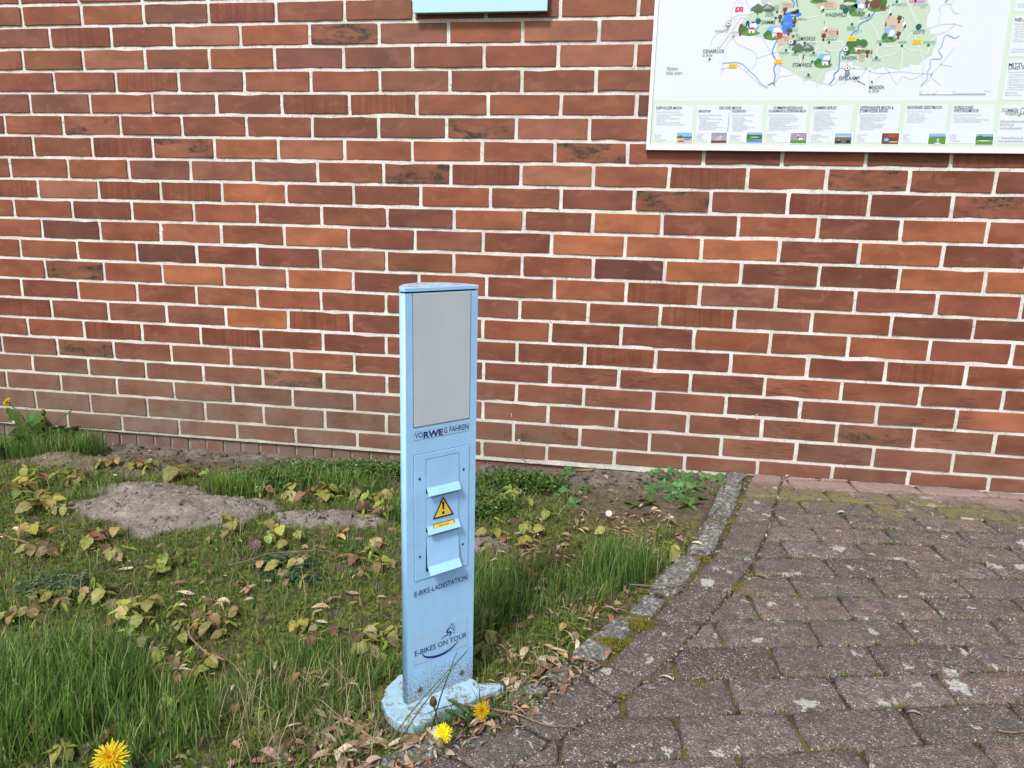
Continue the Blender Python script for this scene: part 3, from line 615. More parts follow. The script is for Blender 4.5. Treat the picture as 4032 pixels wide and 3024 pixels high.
for (u, w_, r) in ((.022, .022, .0022), (.118, .020, .0018), (.05, .045, .0025)):
    link('cap_screw', mk_mesh('cap_screw', [(u+r*math.cos(a), w_+r*math.sin(a), HT+.0091) for a in np.linspace(0, 6.0, 8)], [tuple(range(8))], M['screw']), boll)
F = lambda off: (lambda a, b: (a, -off, b))
def plate(name, rect, y0, y1, mat, parent=boll, bev=.0006):
    (u0, z0, u1, z1) = rect; v, f = prism([(u0, z0), (u1, z0), (u1, z1), (u0, z1)], 0, y1-y0, bev)
    v = np.c_[v[:, 0], -y0-v[:, 2], v[:, 1]]; f = [tuple(reversed(q)) for q in f]; return link(name, MB().add(v, f).mesh(name, mat), parent)
# grey light panel in a dark reveal
plate('panel_reveal', (.0142, .5362, .1312, HT-.0012), 0.0, .0004, M['black'], bev=.0001)
plate('light_panel', (.0152, .5372, .1303, HT-.0014), .0002, .0012, M['diff'], bev=.0006)
# stickers with lettering
def sticker(rect, edge=.0006):
    u0, z0, u1, z1 = rect; e = plate('sticker', (u0-edge, z0-edge, u1+edge, z1+edge), 0, .0003, M['stedge'], bev=.0001)
    s = plate('film', rect, .0003, .0005, M['stick'], e, .0001); return e
s1 = sticker((.0160, .5137, .1304, .5283)); 
def lett(parent, s, p0, p1, h, mat, off, bold=0., shear=0., name='lettering'):
    v, f = text_fit(s, p0, p1, h, F(off), bold, shear); return link(name, MB().add(v, f).mesh(name, mat), parent)
lett(s1, 'VO', (.0172, .5172), (.0330, .5170), .0098, M['navy'], .0007, .010)
lett(s1, 'RWE', (.0342, .5152), (.0742, .5152), .0108, M['navy'], .0008, .035)
lett(s1, 'G FAHREN', (.0762, .5172), (.1286, .5170), .0100, M['navy'], .0007, .010)
s2 = sticker((.0136, .2190, .1310, .2318), .0004); lett(s2, 'E-BIKE-LADESTATION', (.0150, .2208), (.1298, .2208), .0093, M['navy'], .0007, .014)
s3 = sticker((.0143, .0822, .1325, .1408), .0005)
lett(s3, 'E-BIKES ON TOUR', (.0150, .1012), (.1305, .1000), .0104, M['navy'], .0008, .010, 0.)
sw = smooth_line([(.0310, .1000), (.0380, .0918), (.0520, .0862), (.0700, .0838), (.0880, .0862), (.1010, .0915), (.1110, .0985)], 8)
t = np.linspace(0, 1, len(sw)); v, f = ribbon(sw, .0004+.0050*np.sin(np.pi*np.clip(t*.93+.02, 0, 1))**.75*(1-t*.30), F(.0008)); link('swoosh', MB().add(v, f).mesh('swoosh', M['navy']), s3)
cyc = MB()
for pts, w in (([(.0720, .1145), (.0775, .1183), (.0850, .1200), (.0905, .1208)], [.0006, .0018, .0022, .0008]), ([(.0925, .1345), (.0875, .1310), (.0852, .1268), (.0862, .1243)], [.0010, .0034, .0040, .0030]), ([(.0858, .1240), (.0910, .1242), (.0945, .1226)], [.0032, .0034, .0026]), ([(.0945, .1232), (.0930, .1185), (.0902, .1140)], [.0034, .0026, .0010]),
               ([(.0925, .1325), (.0958, .1298), (.0985, .1300)], [.0012, .0014, .0008]), ([(.1030, .1328), (.1003, .1285), (.1000, .1262), (.1030, .1215)], [.0008, .0018, .0022, .0008]), ([(.0975, .1200), (.1005, .1196), (.1040, .1178)], [.0006, .0015, .0006])):
    v, f = ribbon(smooth_line(pts, 5), np.interp(np.linspace(0, 1, 5*(len(pts)-1)+1), np.linspace(0, 1, len(w)), w), F(.0008)); cyc.add(v, f)
a = np.linspace(math.radians(200), math.radians(-110), 16); v, f = ribbon([(.0960+.0028*math.cos(q), .1360+.0036*math.sin(q)) for q in a], np.interp(np.linspace(0, 1, 16), [0, .5, 1], [.0008, .0018, .0007]), F(.0008)); cyc.add(v, f)
link('cyclist_emblem', cyc.mesh('cyclist_emblem', M['navy']), s3)
# service plate with groove, flaps, screws
plate('plate_groove', (.0148, .2498, .1310, .4874), 0, .0002, M['black'], bev=.00005)
sp = plate('service_plate', (.0156, .2506, .1302, .4866), .0001, .0014, M['blue'], bev=.0007)
plate('plate_field', (.0158, .2508, .1300, .4864), .0014, .0016, M['blue'], sp, .0002)
def flap(zt, zc, zb, open_=0., lip=.0085, skew=0.):
    plate('flap_gap', (.0384, zb+.002, .1078, zt+.0008), .0014, .0018, M['black'], bev=.00005)
    x0, x1 = .0392, .1070; y0 = .0024; yc = y0+.0010+open_; yb = yc+lip
    P = [(x0, -y0, zt), (x1, -y0, zt), (x0, -yc, zc), (x1, -yc, zc), (x0, -yb, zb), (x1, -yb, zb)]
    B = [(a, min(b+.0016, -.0018), c) for a, b, c in P]
    v = np.array(P+B); f = [(0, 2, 3, 1), (2, 4, 5, 3), (6, 7, 9, 8), (8, 9, 11, 10), (0, 1, 7, 6), (4, 10, 11, 5), (0, 6, 8, 2), (2, 8, 10, 4), (1, 3, 9, 7), (3, 5, 11, 9)]
    me = mk_mesh('socket_flap', v, f, M['blue']); o = link('socket_flap', me, boll); bv = None; return o
flap(.4755, .4232, .4105); f2 = flap(.4028, .3505, .3378); flap(.3298, .2745, .2612, .004, .010)
for (u, z) in ((.0258, .4428), (.1181, .4425), (.0258, .2962), (.1183, .2962)):
    v, f = disc((u, z), .0026, F(.0021), 12); s = link('screw', MB().add(v, f).mesh('screw', M['screw']), boll)
    v, f = disc((u, z), .0011, F(.0024), 6); link('socket', MB().add(v, f).mesh('socket', M['black']), s)
for (u, z) in ((.0254, .0277), (.1194, .0262)):
    v, f = prism([(u+.0056*math.cos(a), z+.0056*math.sin(a)) for a in np.linspace(0, 2*math.pi, 17)[:-1]], 0, .0016, .0006); v = np.c_[v[:, 0], -v[:, 2], v[:, 1]]
    s = link('screw', MB().add(v, [tuple(reversed(q)) for q in f]).mesh('screw', M['screw']), boll)
    v, f = disc((u, z), .0018, F(.0019), 8); link('socket', MB().add(v, f).mesh('socket', M['black']), s)
# warning triangle on the middle flap and the small yellow notice below it
def flat(name, polys, off, mat, parent=boll):
    m = MB()
    for p in polys: m.add([F(off)(*q) for q in p], [tuple(range(len(p)))])
    return link(name, m.mesh(name, mat), parent)
T = np.array([(.0729, .4013), (.0508, .3622), (.0958, .3622)]); c = T.mean(0)
tri = flat('warning_triangle', [T[[0, 1, 2]]], .0046, M['blackprint'])
flat('yellow_field', [(c+(T-c)*.80)[[0, 1, 2]]], .0048, M['yellow'], tri)
ex = flat('exclamation_mark', [[(.0703, .3915), (.0755, .3915), (.0745, .3765), (.0713, .3765)], [(.0729+.0028*math.cos(a), .3706+.0030*math.sin(a)) for a in np.linspace(0, 2*math.pi, 13)[:-1]]], .0050, M['blackprint'], tri)
# the notice bridges the crease of the flap and leans out with the lip
def Fn(off):
    def g(a, b):
        z = b; base = .0044+max(0., (.3515-z))*.30; return (a, -base-off, z)
    return g
def flatn(name, p, off, mat, parent):
    return link(name, MB().add([Fn(off)(*q) for q in p], [tuple(range(len(p)))]).mesh(name, mat), parent)
nt_ = flatn('notice', [(.0508, .3528), (.0531, .3375), (.0985, .3375), (.0961, .3528)], .0006, M['blackprint'], boll)
flatn('yellow_field', [(.0519, .3518), (.0540, .3386), (.0975, .3386), (.0952, .3518)], .0009, M['yellow'], nt_)
v, f = text_fit('Nicht Laden', (.0625, .3470), (.0845, .3470), .0026, Fn(.0012), .01); link('lettering', MB().add(v, f).mesh('lettering', M['blackprint']), nt_)
v, f = text_fit('bei Regen und unter 0°C', (.0562, .3412), (.0940, .3412), .0026, Fn(.0012), .01); link('lettering', MB().add(v, f).mesh('lettering', M['blackprint']), nt_)
# foot plate
fp = [(-.022, -.050), (-.004, -.0580), (.07, -.0585), (.155, -.0600), (.176, -.0560), (.177, -.050), (.163, -.035), (.146, -.022), (.142, .02), (.12, .07), (.08, .092), (.04, .092), (.008, .080), (-.014, .062), (-.029, .042), (-.040, .014), (-.042, -.016), (-.036, -.036)]
fp = [(a+rng.randn()*.0012, b+rng.randn()*.0012) for a, b in smooth_line(fp+[fp[0]], 4)[:-1]]
v, f = prism(fp, -.012, .0062, .002); link('foot_plate', mk_mesh('foot_plate', v, f, M['bluefoot']), boll)

# ================================================================ BLUE WALL BOX
wb = thing('wall_box', 'pale blue metal box hung on the brick wall above the bollard', 'wall box', (1.577, 0, 1.55))
v, f = prism([(-.2250, -.0025), (.2250, -.0035), (.2250, .55), (-.2250, .55)], 0, .0045, .002); v = np.c_[v[:, 0], -.036-v[:, 2], v[:, 1]]
link('front_panel', mk_mesh('front_panel', v, [tuple(reversed(q)) for q in f], M['bluebox']), wb)
link('housing', MB().box((-.222, -.036, .0008), (.222, -.007, .548)).mesh('housing', M['bluedark']), wb)
link('spacer', MB().box((-.19, -.0071, .03), (.19, .002, .50)).mesh('spacer', M['black']), wb)
P = on_wall(2005, -6, -.0412); 
v, f = ribbon([(P[0]-1.577+.010*math.cos(a), P[2]-1.55+.008+.010*math.sin(a)) for a in np.linspace(0, 2*math.pi, 30)], .0018, lambda a, b: (a, -.0412, b)); link('printed_ring', MB().add(v, f).mesh('printed_ring', M['navy']), wb)

# ================================================================ INFORMATION BOARD
SX, SZ = 2.1425, 1.1222; SY = -.0215
board = thing('information_board', 'large white framed tourist map board of the moor region fixed to the brick wall', 'info board', (SX, 0, SZ))
BWd, BHt = 1.46, .98
PAL = {'white': (.66, .705, .76), 'mint': (.56, .68, .57), 'map': (.47, .60, .47), 'road': (.60, .62, .70), 'roadw': (.63, .71, .68), 'river': (.09, .25, .55), 'lake': (.035, .20, .72), 'riverl': (.28, .47, .74), 'moor': (.56, .44, .34), 'dark': (.010, .085, .075), 'text': (.015, .085, .11), 'grey': (.30, .33, .38), 'greyl': (.46, .49, .56),
       'a1': (.62, .02, .10), 'b': (.80, .52, .05), 'bt': (.50, .30, .03), 'pin': (.09, .10, .12), 'town': (.004, .10, .085), 'greengrey': (.12, .26, .25), 'hill': (.10, .14, .11), 'tree': (.045, .16, .035), 'brown': (.14, .06, .035), 'skyp': (.20, .43, .85), 'heath': (.55, .30, .55), 'roof': (.45, .05, .04), 'wht': (.82, .84, .85), 'black': (.02, .02, .025), 'grs': (.10, .25, .045), 'mauve': (.30, .28, .36)}
PM = {k: mat_plain('print_'+k, c, .42, .35) for k, c in PAL.items()}
def at(px, py): P = on_wall(px, py, SY); return (P[0]-SX, P[2]-SZ)
FS = lambda off: (lambda a, b: (a, SY-off*.00022, b))
A_ = lambda x, y: at(2550+x/2.9493, y/2.9493); B_ = lambda x, y: at(3250+x/2.8286, y/2.8286)
C_ = lambda x, y: at(2520+x/2.8359, 380+y/2.8359); D_ = lambda x, y: at(3280+x/2.9415, 380+y/2.9415)
def spoly(name, polys, off, mat):
    m = MB()
    for p in polys: m.add([FS(off)(*q) for q in p], [tuple(range(len(p)))])
    return link(name, m.mesh(name, PM[mat]), board)
def sline(name, lines, w, off, mat, sm=5):
    for p in lines: v, f = ribbon(smooth_line(p, sm) if len(p) > 2 else p, w, FS(off)); link(name, MB().add(v, f).mesh(name, PM[mat]), board)
def dash(name, p, w, off, mat, d=.006):
    q = smooth_line(p, 12); L = np.r_[0, np.cumsum(np.linalg.norm(np.diff(q, axis=0), axis=1))]; m = MB(); s = 0
    while s < L[-1]-d:
        a = [np.interp(s, L, q[:, 0]), np.interp(s, L, q[:, 1])]; b = [np.interp(s+d*.6, L, q[:, 0]), np.interp(s+d*.6, L, q[:, 1])]; v, f = ribbon([a, b], w, FS(off)); m.add(v, f); s += d
    return link(name, m.mesh(name, PM[mat]), board)
def stext(s, p0, p1, h, off=9, mat='text', bold=.0, name='lettering', shear=0.):
    v, f = text_fit(s, p0, p1, h, FS(off), bold, shear); return link(name, MB().add(v, f).mesh(name, PM[mat]), board)
# frame bars and panel
def bar(a, b): 
    (x0, z0), (x1, z1) = a, b; v, f = prism([(x0, z0), (x1, z0), (x1, z1), (x0, z1)], 0, .0215, .0012); v = np.c_[v[:, 0], -.0065-v[:, 2], v[:, 1]]; link('frame_bar', mk_mesh('frame_bar', v, [tuple(reversed(q)) for q in f], M['alu']), board)
bar((0, 0), (BWd, .0115)); bar((0, BHt-.0115), (BWd, BHt)); bar((0, .0117), (.0115, BHt-.0117)); bar((BWd-.0115, .0117), (BWd, BHt-.0117))
link('panel', MB().box((.0117, SY, .0117), (BWd-.0117, -.010, BHt-.0117)).mesh('panel', PM['white']), board)
link('wall_batten', MB().box((.1, -.0102, .08), (BWd-.1, .004, .14)).mesh('wall_batten', M['alu']), board)
# mint background border: everything below the map and right of it
bl = C_(98, 556); x_l = .0117; zb = C_(300, 556)[1]; zt_ = C_(1400, 45)[1]
xr = BWd-.0117; mr0 = D_(1895, 44); mr1 = B_(2065, 0)
xL = x_l+.0010
spoly('mint_border', [[(xL, zb), (xr, zb), (xr, zt_), (xL, zt_)], [(mr0[0], zt_), (xr, zt_), (xr, BHt-.013), (mr1[0]+(mr1[0]-mr0[0])*1.0, BHt-.013)]], 1, 'mint')
# map area (outline down the left, along the south and up the east)
mo = [A_(1300, -60), A_(1420, 20), A_(1420, 55), A_(1300, 60), A_(1245, 145), A_(1150, 180), A_(1140, 205), A_(1100, 240), A_(1060, 330), A_(1110, 400), A_(1190, 395), A_(1275, 432), A_(1380, 428), A_(1500, 440), A_(1515, 520), A_(1490, 545), A_(1510, 600), A_(1530, 640), A_(1540, 690), A_(1500, 750), A_(1600, 790), A_(1700, 850), A_(1800, 905), A_(1805, 935), A_(1880, 930), A_(2010, 970), A_(2060, 915), B_(0, 815), B_(50, 785), B_(150, 770), B_(165, 690), B_(240, 690), B_(300, 685), B_(310, 725), B_(400, 745), B_(470, 765), B_(500, 735), B_(545, 780), B_(640, 740), B_(830, 775), B_(870, 750), B_(930, 735), B_(940, 710), B_(1040, 720), B_(1085, 665), B_(1130, 645), B_(1190, 610), B_(1195, 560), B_(1240, 480), B_(1240, 385), B_(1170, 375), B_(1165, 330), B_(1120, 290), B_(1130, 200), B_(1175, 100), B_(1140, 0), B_(1140, -80)]
mo += [(mo[-1][0]+.01, BHt-.35), (mo[-1][0]-.1, BHt-.2), (mo[0][0]+.15, BHt-.18), (mo[0][0]-.01, BHt-.35)]
spoly('map_area', [mo], 2, 'map')
# roads outside (grey) and inside (pale)
sline('road', [[A_(1045, -20), A_(985, 90), A_(955, 240)], [A_(1125, -20), A_(1215, 145), A_(1235, 250), A_(1440, 620)], [A_(955, 245), A_(1060, 205), A_(1220, 215)], [A_(1050, 400), A_(995, 430), A_(920, 520), A_(895, 650), A_(880, 790), A_(848, 870)], [A_(870, 290), A_(960, 370), A_(1000, 450), A_(1060, 520), A_(1230, 595), A_(1265, 660), A_(1240, 760), A_(1140, 830)], [A_(1265, 675), A_(1440, 620), A_(1510, 600)], [A_(838, 795), A_(880, 800), A_(1020, 750), A_(1120, 820), A_(1200, 880), A_(1310, 985), A_(1380, 995), A_(1460, 960)],
               [A_(1520, 620), A_(1510, 760), A_(1490, 880), A_(1460, 970)], [A_(1390, 990), A_(1480, 950), A_(1540, 890), A_(1640, 875), A_(1710, 850), A_(1740, 825), A_(1900, 820)]], .0028, 3, 'road')
sline('road', [[B_(0, 765), B_(160, 760), B_(430, 765), B_(500, 795), B_(640, 815), B_(850, 795), B_(1000, 815), B_(1190, 820)], [B_(0, 935), B_(90, 942), B_(170, 830), B_(190, 690), B_(190, 600)], [B_(175, 940), B_(230, 760), B_(232, 640)], [B_(365, 680), B_(310, 770), B_(330, 880), B_(440, 945)], [B_(365, 905), B_(450, 765), B_(490, 660)], [B_(495, 940), B_(495, 795), B_(590, 690)], [B_(300, 905), B_(380, 912), B_(445, 945)], [B_(545, 940), B_(570, 880), B_(650, 820)], [B_(600, 690), B_(690, 780), B_(795, 935), B_(855, 850), B_(960, 880), B_(1080, 830)], [B_(1085, 640), B_(1088, 800), B_(1070, 970)], [B_(1060, 955), B_(1140, 900), B_(1190, 820), B_(1350, 640), B_(1420, 545), B_(1450, 525)], [B_(1280, 715), B_(1410, 740)], [B_(1180, 830), B_(1185, 865), B_(1280, 945)],
               [B_(1090, 310), B_(1160, 310), B_(1300, 270), B_(1430, 265), B_(1530, 290)], [B_(1240, 385), B_(1350, 345), B_(1440, 265)], [B_(1255, 275), B_(1285, 130), B_(1265, 95), B_(1330, 40), B_(1390, 45), B_(1430, -20)], [B_(1390, 45), B_(1430, 130), B_(1490, 150)], [A_(1985, 985), A_(2050, 960), B_(0, 935)], [A_(1808, 995), A_(1830, 900)], [A_(1960, 1030), A_(1970, 925), A_(2040, 830)]], .0030, 3, 'road')
sline('road', [[A_(1330, 225), A_(1480, 190)], [A_(1700, 215), A_(1880, 205), A_(2060, 165)], [B_(0, 570), B_(180, 560)], [A_(1510, 600), A_(1600, 520), A_(1830, 490), A_(2100, 490), B_(180, 470), B_(195, 590)], [A_(1530, 600), A_(1720, 600), A_(2100, 610), B_(0, 570)], [A_(1920, 620), A_(2000, 510)], [A_(1760, 640), A_(1800, 820)], [B_(430, 155), B_(620, 145), B_(800, 60), B_(840, -10)], [B_(305, 265), B_(450, 220)], [B_(485, 235), B_(560, 340), B_(610, 480)], [B_(250, 180), B_(300, 240)], [B_(905, -10), B_(960, 120), B_(1030, 270)], [B_(890, 450), B_(1000, 330)], [B_(990, 400), B_(1045, 530), B_(1085, 660)], [B_(620, 495), B_(700, 520), B_(850, 505)], [B_(865, 515), B_(960, 560), B_(1050, 560)], [B_(1060, 550), B_(1135, 600), B_(1160, 480), B_(1240, 385)], [B_(610, 500), B_(565, 570), B_(590, 640)], [B_(590, 640), B_(760, 600), B_(850, 520)], [B_(850, 520), B_(860, 620), B_(835, 790)], [B_(340, 650), B_(490, 660)], [B_(485, 0), B_(490, 170)]], .0030, 4, 'roadw')
sline('motorway', [[A_(1070, -30), A_(1068, 160), A_(1035, 250), A_(820, 550)]], .0100, 5, 'road'); sline('motorway', [[A_(1070, -30), A_(1068, 160), A_(1035, 250), A_(822, 547)]], .0056, 6, 'white')
dash('railway', [A_(1290, 60), A_(1245, 145), A_(1130, 170), A_(1010, 190), A_(960, 240), A_(940, 300), A_(880, 365), A_(800, 400), A_(745, 470), A_(730, 560)], .0013, 5, 'grey'); dash('railway', [A_(1745, 0), A_(1750, 180), A_(1735, 330), A_(1710, 480), A_(1640, 540), A_(1570, 640), A_(1540, 730), A_(1520, 870), A_(1480, 960), A_(1450, 1005)], .0013, 5, 'grey'); dash('railway', [B_(235, 600), B_(245, 700), B_(235, 850), B_(200, 950)], .0015, 5, 'grey')
sline('river', [[A_(1515, 450), A_(1470, 530), A_(1450, 610), A_(1480, 680), A_(1495, 730), A_(1465, 800), A_(1480, 880), A_(1465, 960), A_(1475, 995)], [A_(1655, -20), A_(1700, 30), A_(1690, 90)], [A_(1725, -20), A_(1740, 80)], [B_(555, 120), B_(490, 215), B_(430, 240), B_(370, 285), B_(365, 330), B_(310, 362), B_(285, 400), B_(270, 450), B_(235, 490), B_(225, 540), B_(165, 580), B_(155, 700), B_(145, 780), B_(100, 820), B_(90, 880), B_(45, 937)], [B_(1335, 25), B_(1370, -15)]], .0034, 5, 'river')
sline('river', [[A_(862, 738), A_(1000, 722), A_(1100, 745), A_(1180, 820), A_(1260, 890), A_(1310, 965), A_(1390, 1020)], [B_(1490, 397), B_(1440, 422), B_(1350, 388), B_(1315, 430), B_(1300, 500), B_(1260, 570), B_(1300, 625), B_(1270, 655), B_(1180, 660), B_(1165, 700), B_(1170, 745), B_(1135, 800), B_(1135, 870), B_(1080, 937)]], .0030, 5, 'riverl')
spoly('lake', [smooth_line([A_(1600, 172), A_(1560, 230), A_(1565, 290), A_(1545, 350), A_(1580, 385), A_(1640, 395), A_(1680, 350), A_(1685, 220), A_(1640, 185), A_(1600, 172)], 4)[:-1]], 6, 'lake')
MO = [[A_(1545, 40), A_(1600, 15), A_(1690, 40), A_(1690, 70), A_(1620, 100), A_(1590, 155), A_(1550, 140)], [A_(1520, 405), A_(1600, 395), A_(1680, 395), A_(1680, 460), A_(1610, 510), A_(1520, 530), A_(1510, 480)], [B_(-130, -10), B_(0, 10), B_(100, 5), B_(140, 60), B_(120, 100), B_(0, 105), B_(-80, 90)], [B_(-50, 390), B_(-60, 350), B_(10, 310), B_(80, 315), B_(140, 318), B_(150, 370), B_(100, 410), B_(0, 415)], [B_(345, -10), B_(450, 0), B_(420, 50), B_(350, 50)], [B_(660, 215), B_(720, 175), B_(760, 180), B_(800, 220), B_(855, 230), B_(850, 300), B_(820, 380), B_(740, 420), B_(665, 420), B_(670, 300)], [B_(370, 610), B_(440, 605), B_(435, 665), B_(400, 690), B_(360, 650)]]
for p in MO: spoly('moor_patch', [p], 6, 'moor')
for p in [A_(1503, 137), A_(1487, 208), A_(1711, 215), A_(1668, 360), A_(1690, 420), A_(1823, 499), A_(1607, 583), A_(1713, 610), A_(1926, 611), A_(1911, 716), A_(1866, 870), B_(40, 470), B_(295, 270), B_(485, 173), B_(795, 16), B_(610, 494), B_(850, 510), B_(1146, 503), B_(566, 641)]:
    v, f = disc(p, .0038, FS(8), 12); link('village_dot', MB().add(v, f).mesh('village_dot', PM['town']), board)
for p in [A_(1283, 245), A_(1698, 497), B_(224, 117), B_(1037, 298), B_(240, 585)]:
    v, f = disc(p, .0082, FS(8), 20); link('town_dot', MB().add(v, f).mesh('town_dot', PM['town']), board)
v, f = disc(B_(242, 820), .0078, FS(8), 20); link('town_dot', MB().add(v, f).mesh('town_dot', PM['greengrey']), board)
v, f = disc(A_(996, 418), .0036, FS(8), 12); link('village_dot', MB().add(v, f).mesh('village_dot', PM['grey']), board)
for p in [A_(936, 275), A_(1660, 487), B_(223, 547), B_(243, 760)]:
    m = MB(); v, f = disc(p, .0088, FS(9), 18); m.add(v, f); m.add([FS(9)(p[0]-.005, p[1]-.006), FS(9)(p[0], p[1]-.020), FS(9)(p[0]+.005, p[1]-.006)], [(0, 1, 2)])
    o = link('station_pin', m.mesh('station_pin', PM['grey']), board); v, f = disc(p, .0062, FS(10), 14); link('pin_face', MB().add(v, f).mesh('pin_face', PM['wht']), o); v, f = disc(p, .0036, FS(11), 4); link('train_symbol', MB().add(v, f).mesh('train_symbol', PM['pin']), o)
for s, p, w, mt, tm in [('A 1', A_(1063, 109), .0118, 'a1', 'wht'), ('B 51', A_(1517, 714), .0125, 'b', 'bt'), ('B 218', A_(989, 763), .0125, 'b', 'bt'), ('B 239', B_(296, 434), .0128, 'b', 'bt'), ('B 61', B_(1017, 464), .0130, 'b', 'bt')]:
    spoly('road_shield', [[(p[0]-w, p[1]-.0065), (p[0]+w, p[1]-.0065), (p[0]+w, p[1]+.0065), (p[0]-w, p[1]+.0065)]], 8, mt); stext(s, (p[0]-w*.6, p[1]-.0034), (p[0]+w*.6, p[1]-.0034), .0068, 9, tm, .01)
BIGT = [('OSNABRÜCK', A_(640, 615), A_(890, 613)), ('DAMME', A_(1321, 280), A_(1478, 278)), ('LEMFÖRDE', A_(1730, 470), A_(1945, 470)), ('STEMWEDE', A_(1680, 775), A_(1902, 775)), ('WAGENFELD', (A_(2057, 193)), B_(235, 184)), ('UCHTE', B_(970, 376), B_(1100, 374)), ('RAHDEN', B_(180, 666), B_(345, 665)), ('ESPELKAMP', B_(150, 890), B_(375, 888)), ('MINDEN', B_(483, 992), B_(647, 990))]
for s, a, b in BIGT: stext(s, a, b, .0104, 9, 'text', .004)
SMT = [('ca. 35 km', A_(637, 656), A_(750, 656), .009, 'text'), ('ca. 20 km', B_(478, 1028), B_(595, 1028), .009, 'text'), ('Weitere', A_(220, 815), A_(350, 815), .011, 'greengrey'), ('Infos unter:', A_(217, 866), A_(405, 866), .011, 'greengrey'), ('NEUENKIRCHEN', A_(778, 372), A_(928, 372), .0068, 'grey'), ('VÖRDEN', A_(972, 390), A_(1050, 390), .0065, 'grey'), ('OSTER-', A_(1465, 85), A_(1530, 85), .0062, 'greengrey'), ('FEINE', A_(1467, 112), A_(1522, 112), .0062, 'greengrey'), ('DÜMMER-', A_(1370, 170), A_(1463, 170), .0066, 'greengrey'), ('LOHAUSEN', A_(1362, 197), A_(1467, 197), .0066, 'greengrey'), ('LEMBRUCH', A_(1733, 234), A_(1840, 234), .0066, 'greengrey'), ('HÜDE', A_(1686, 363), A_(1738, 363), .0066, 'greengrey'), ('MARL', A_(1710, 420), A_(1763, 420), .0066, 'greengrey'), ('BROCKUM', A_(1845, 520), A_(1944, 520), .0066, 'greengrey'), ('DIELINGEN', A_(1530, 625), A_(1632, 625), .0066, 'greengrey'), ('HALDEM', A_(1672, 645), A_(1753, 645), .0066, 'greengrey'), ('WEHDEM', A_(1870, 653), A_(1958, 653), .0066, 'greengrey'), ('LEVERN', A_(1826, 908), A_(1898, 908), .0066, 'greengrey'), ('OPPENWEHE', A_(2068, 472), A_(2192, 472), .0066, 'greengrey'), ('STRÖHEN', B_(383, 212), B_(470, 212), .0068, 'greengrey'), ('PREUSSISCH', B_(237, 316), B_(342, 316), .0068, 'greengrey'), ('STRÖHEN', B_(240, 344), B_(328, 344), .0068, 'greengrey'), ('BAHRENBORSTEL', B_(740, 64), B_(903, 64), .0068, 'greengrey'), ('ESSERN', B_(571, 476), B_(645, 476), .0068, 'greengrey'), ('WARMSEN', B_(803, 482), B_(903, 482), .0068, 'greengrey'), ('RADDESTORF', B_(1090, 484), B_(1218, 484), .0068, 'greengrey'), ('DIEPENAU', B_(517, 680), B_(612, 680), .0068, 'greengrey'), ('Dammer', A_(1320, 20), A_(1400, 20), .0064, 'grey'), ('Berge', A_(1330, 46), A_(1385, 46), .0064, 'grey'), ('Osterfeiner', A_(1568, 62), A_(1672, 62), .0064, 'grey'), ('Moor', A_(1595, 88), A_(1640, 88), .0064, 'grey'), ('Dümmer', A_(1585, 280), A_(1660, 280), .0066, 'riverl'), ('See', A_(1605, 304), A_(1635, 304), .0066, 'riverl'), ('Ochsen-', A_(1573, 447), A_(1645, 447), .0064, 'grey'), ('moor', A_(1588, 475), A_(1632, 475), .0064, 'grey'), ('Stemweder', A_(1772, 612), A_(1880, 612), .0062, 'grey'), ('Berg', A_(1800, 640), A_(1843, 640), .0062, 'grey'), ('Rehdener', B_(-10, 50), B_(88, 50), .0064, 'grey'), ('Geestmoor', B_(-10, 80), B_(90, 80), .0064, 'grey'), ('Oppenweher', B_(5, 362), B_(130, 362), .0064, 'grey'), ('Moor', B_(38, 388), B_(90, 388), .0064, 'grey'), ('Großes', B_(722, 300), B_(790, 300), .0064, 'grey'), ('Moor', B_(728, 326), B_(776, 326), .0064, 'grey'), ('Weißes', B_(372, 628), B_(438, 628), .0064, 'grey'), ('Moor', B_(378, 655), B_(428, 655), .0064, 'grey'), ('Kirchdorfer', B_(1028, 62), B_(1140, 62), .0064, 'grey'), ('Heide', B_(1055, 88), B_(1108, 88), .0064, 'grey')]
for s, a, b, h, mt in SMT: stext(s, a, b, h, 9, mt, .0)
stext('Große Aue', B_(318, 388), B_(408, 345), .006, 9, 'riverl')
spoly('arrow', [[A_(712, 672), A_(737, 688), A_(722, 694), A_(704, 713)]], 9, 'text'); spoly('arrow', [[B_(501, 910), B_(523, 895), B_(522, 912), B_(530, 932)]], 9, 'text')
# little pictures on the map, built from simple printed shapes
def blob(c, rx, ry, n=14, ir=.12):
    return [(c[0]+rx*(1+ir*math.sin(3*k+c[0]*90))*math.cos(2*math.pi*k/n), c[1]+ry*(1+ir*math.sin(4*k+c[1]*70))*math.sin(2*math.pi*k/n)) for k in range(n)]
def pic(parts, name='map_picture'):
    m = MB(); mats = []
    for k, (mt, poly) in enumerate(parts):
        if mt not in mats: mats.append(mt)
        m.add([FS(7+.5*k/ max(1, len(parts))*2)(*q) for q in poly], [tuple(range(len(poly)))], mi=mats.index(mt))
    v, f, t, w, mi = m.arr(); link(name, mk_mesh(name, v, f, [PM[q] for q in mats], None, None, mi), board)
u = .0034
def hills(c, w): pic([('hill', [(c[0]-w, c[1]-.006), (c[0]+w, c[1]-.006), (c[0]+w*.9, c[1]+.004), (c[0]+w*.3, c[1]+.013), (c[0]-.002, c[1]+.006), (c[0]-w*.4, c[1]+.015), (c[0]-w*.95, c[1]+.002)]), ('grey', [(c[0], c[1]-.001), (c[0]+w*.7, c[1]), (c[0]+w*.35, c[1]+.011)]), ('tree', blob((c[0]-.012, c[1]-.007), .014, .005)), ('tree', blob((c[0]+.018, c[1]-.006), .013, .004))])
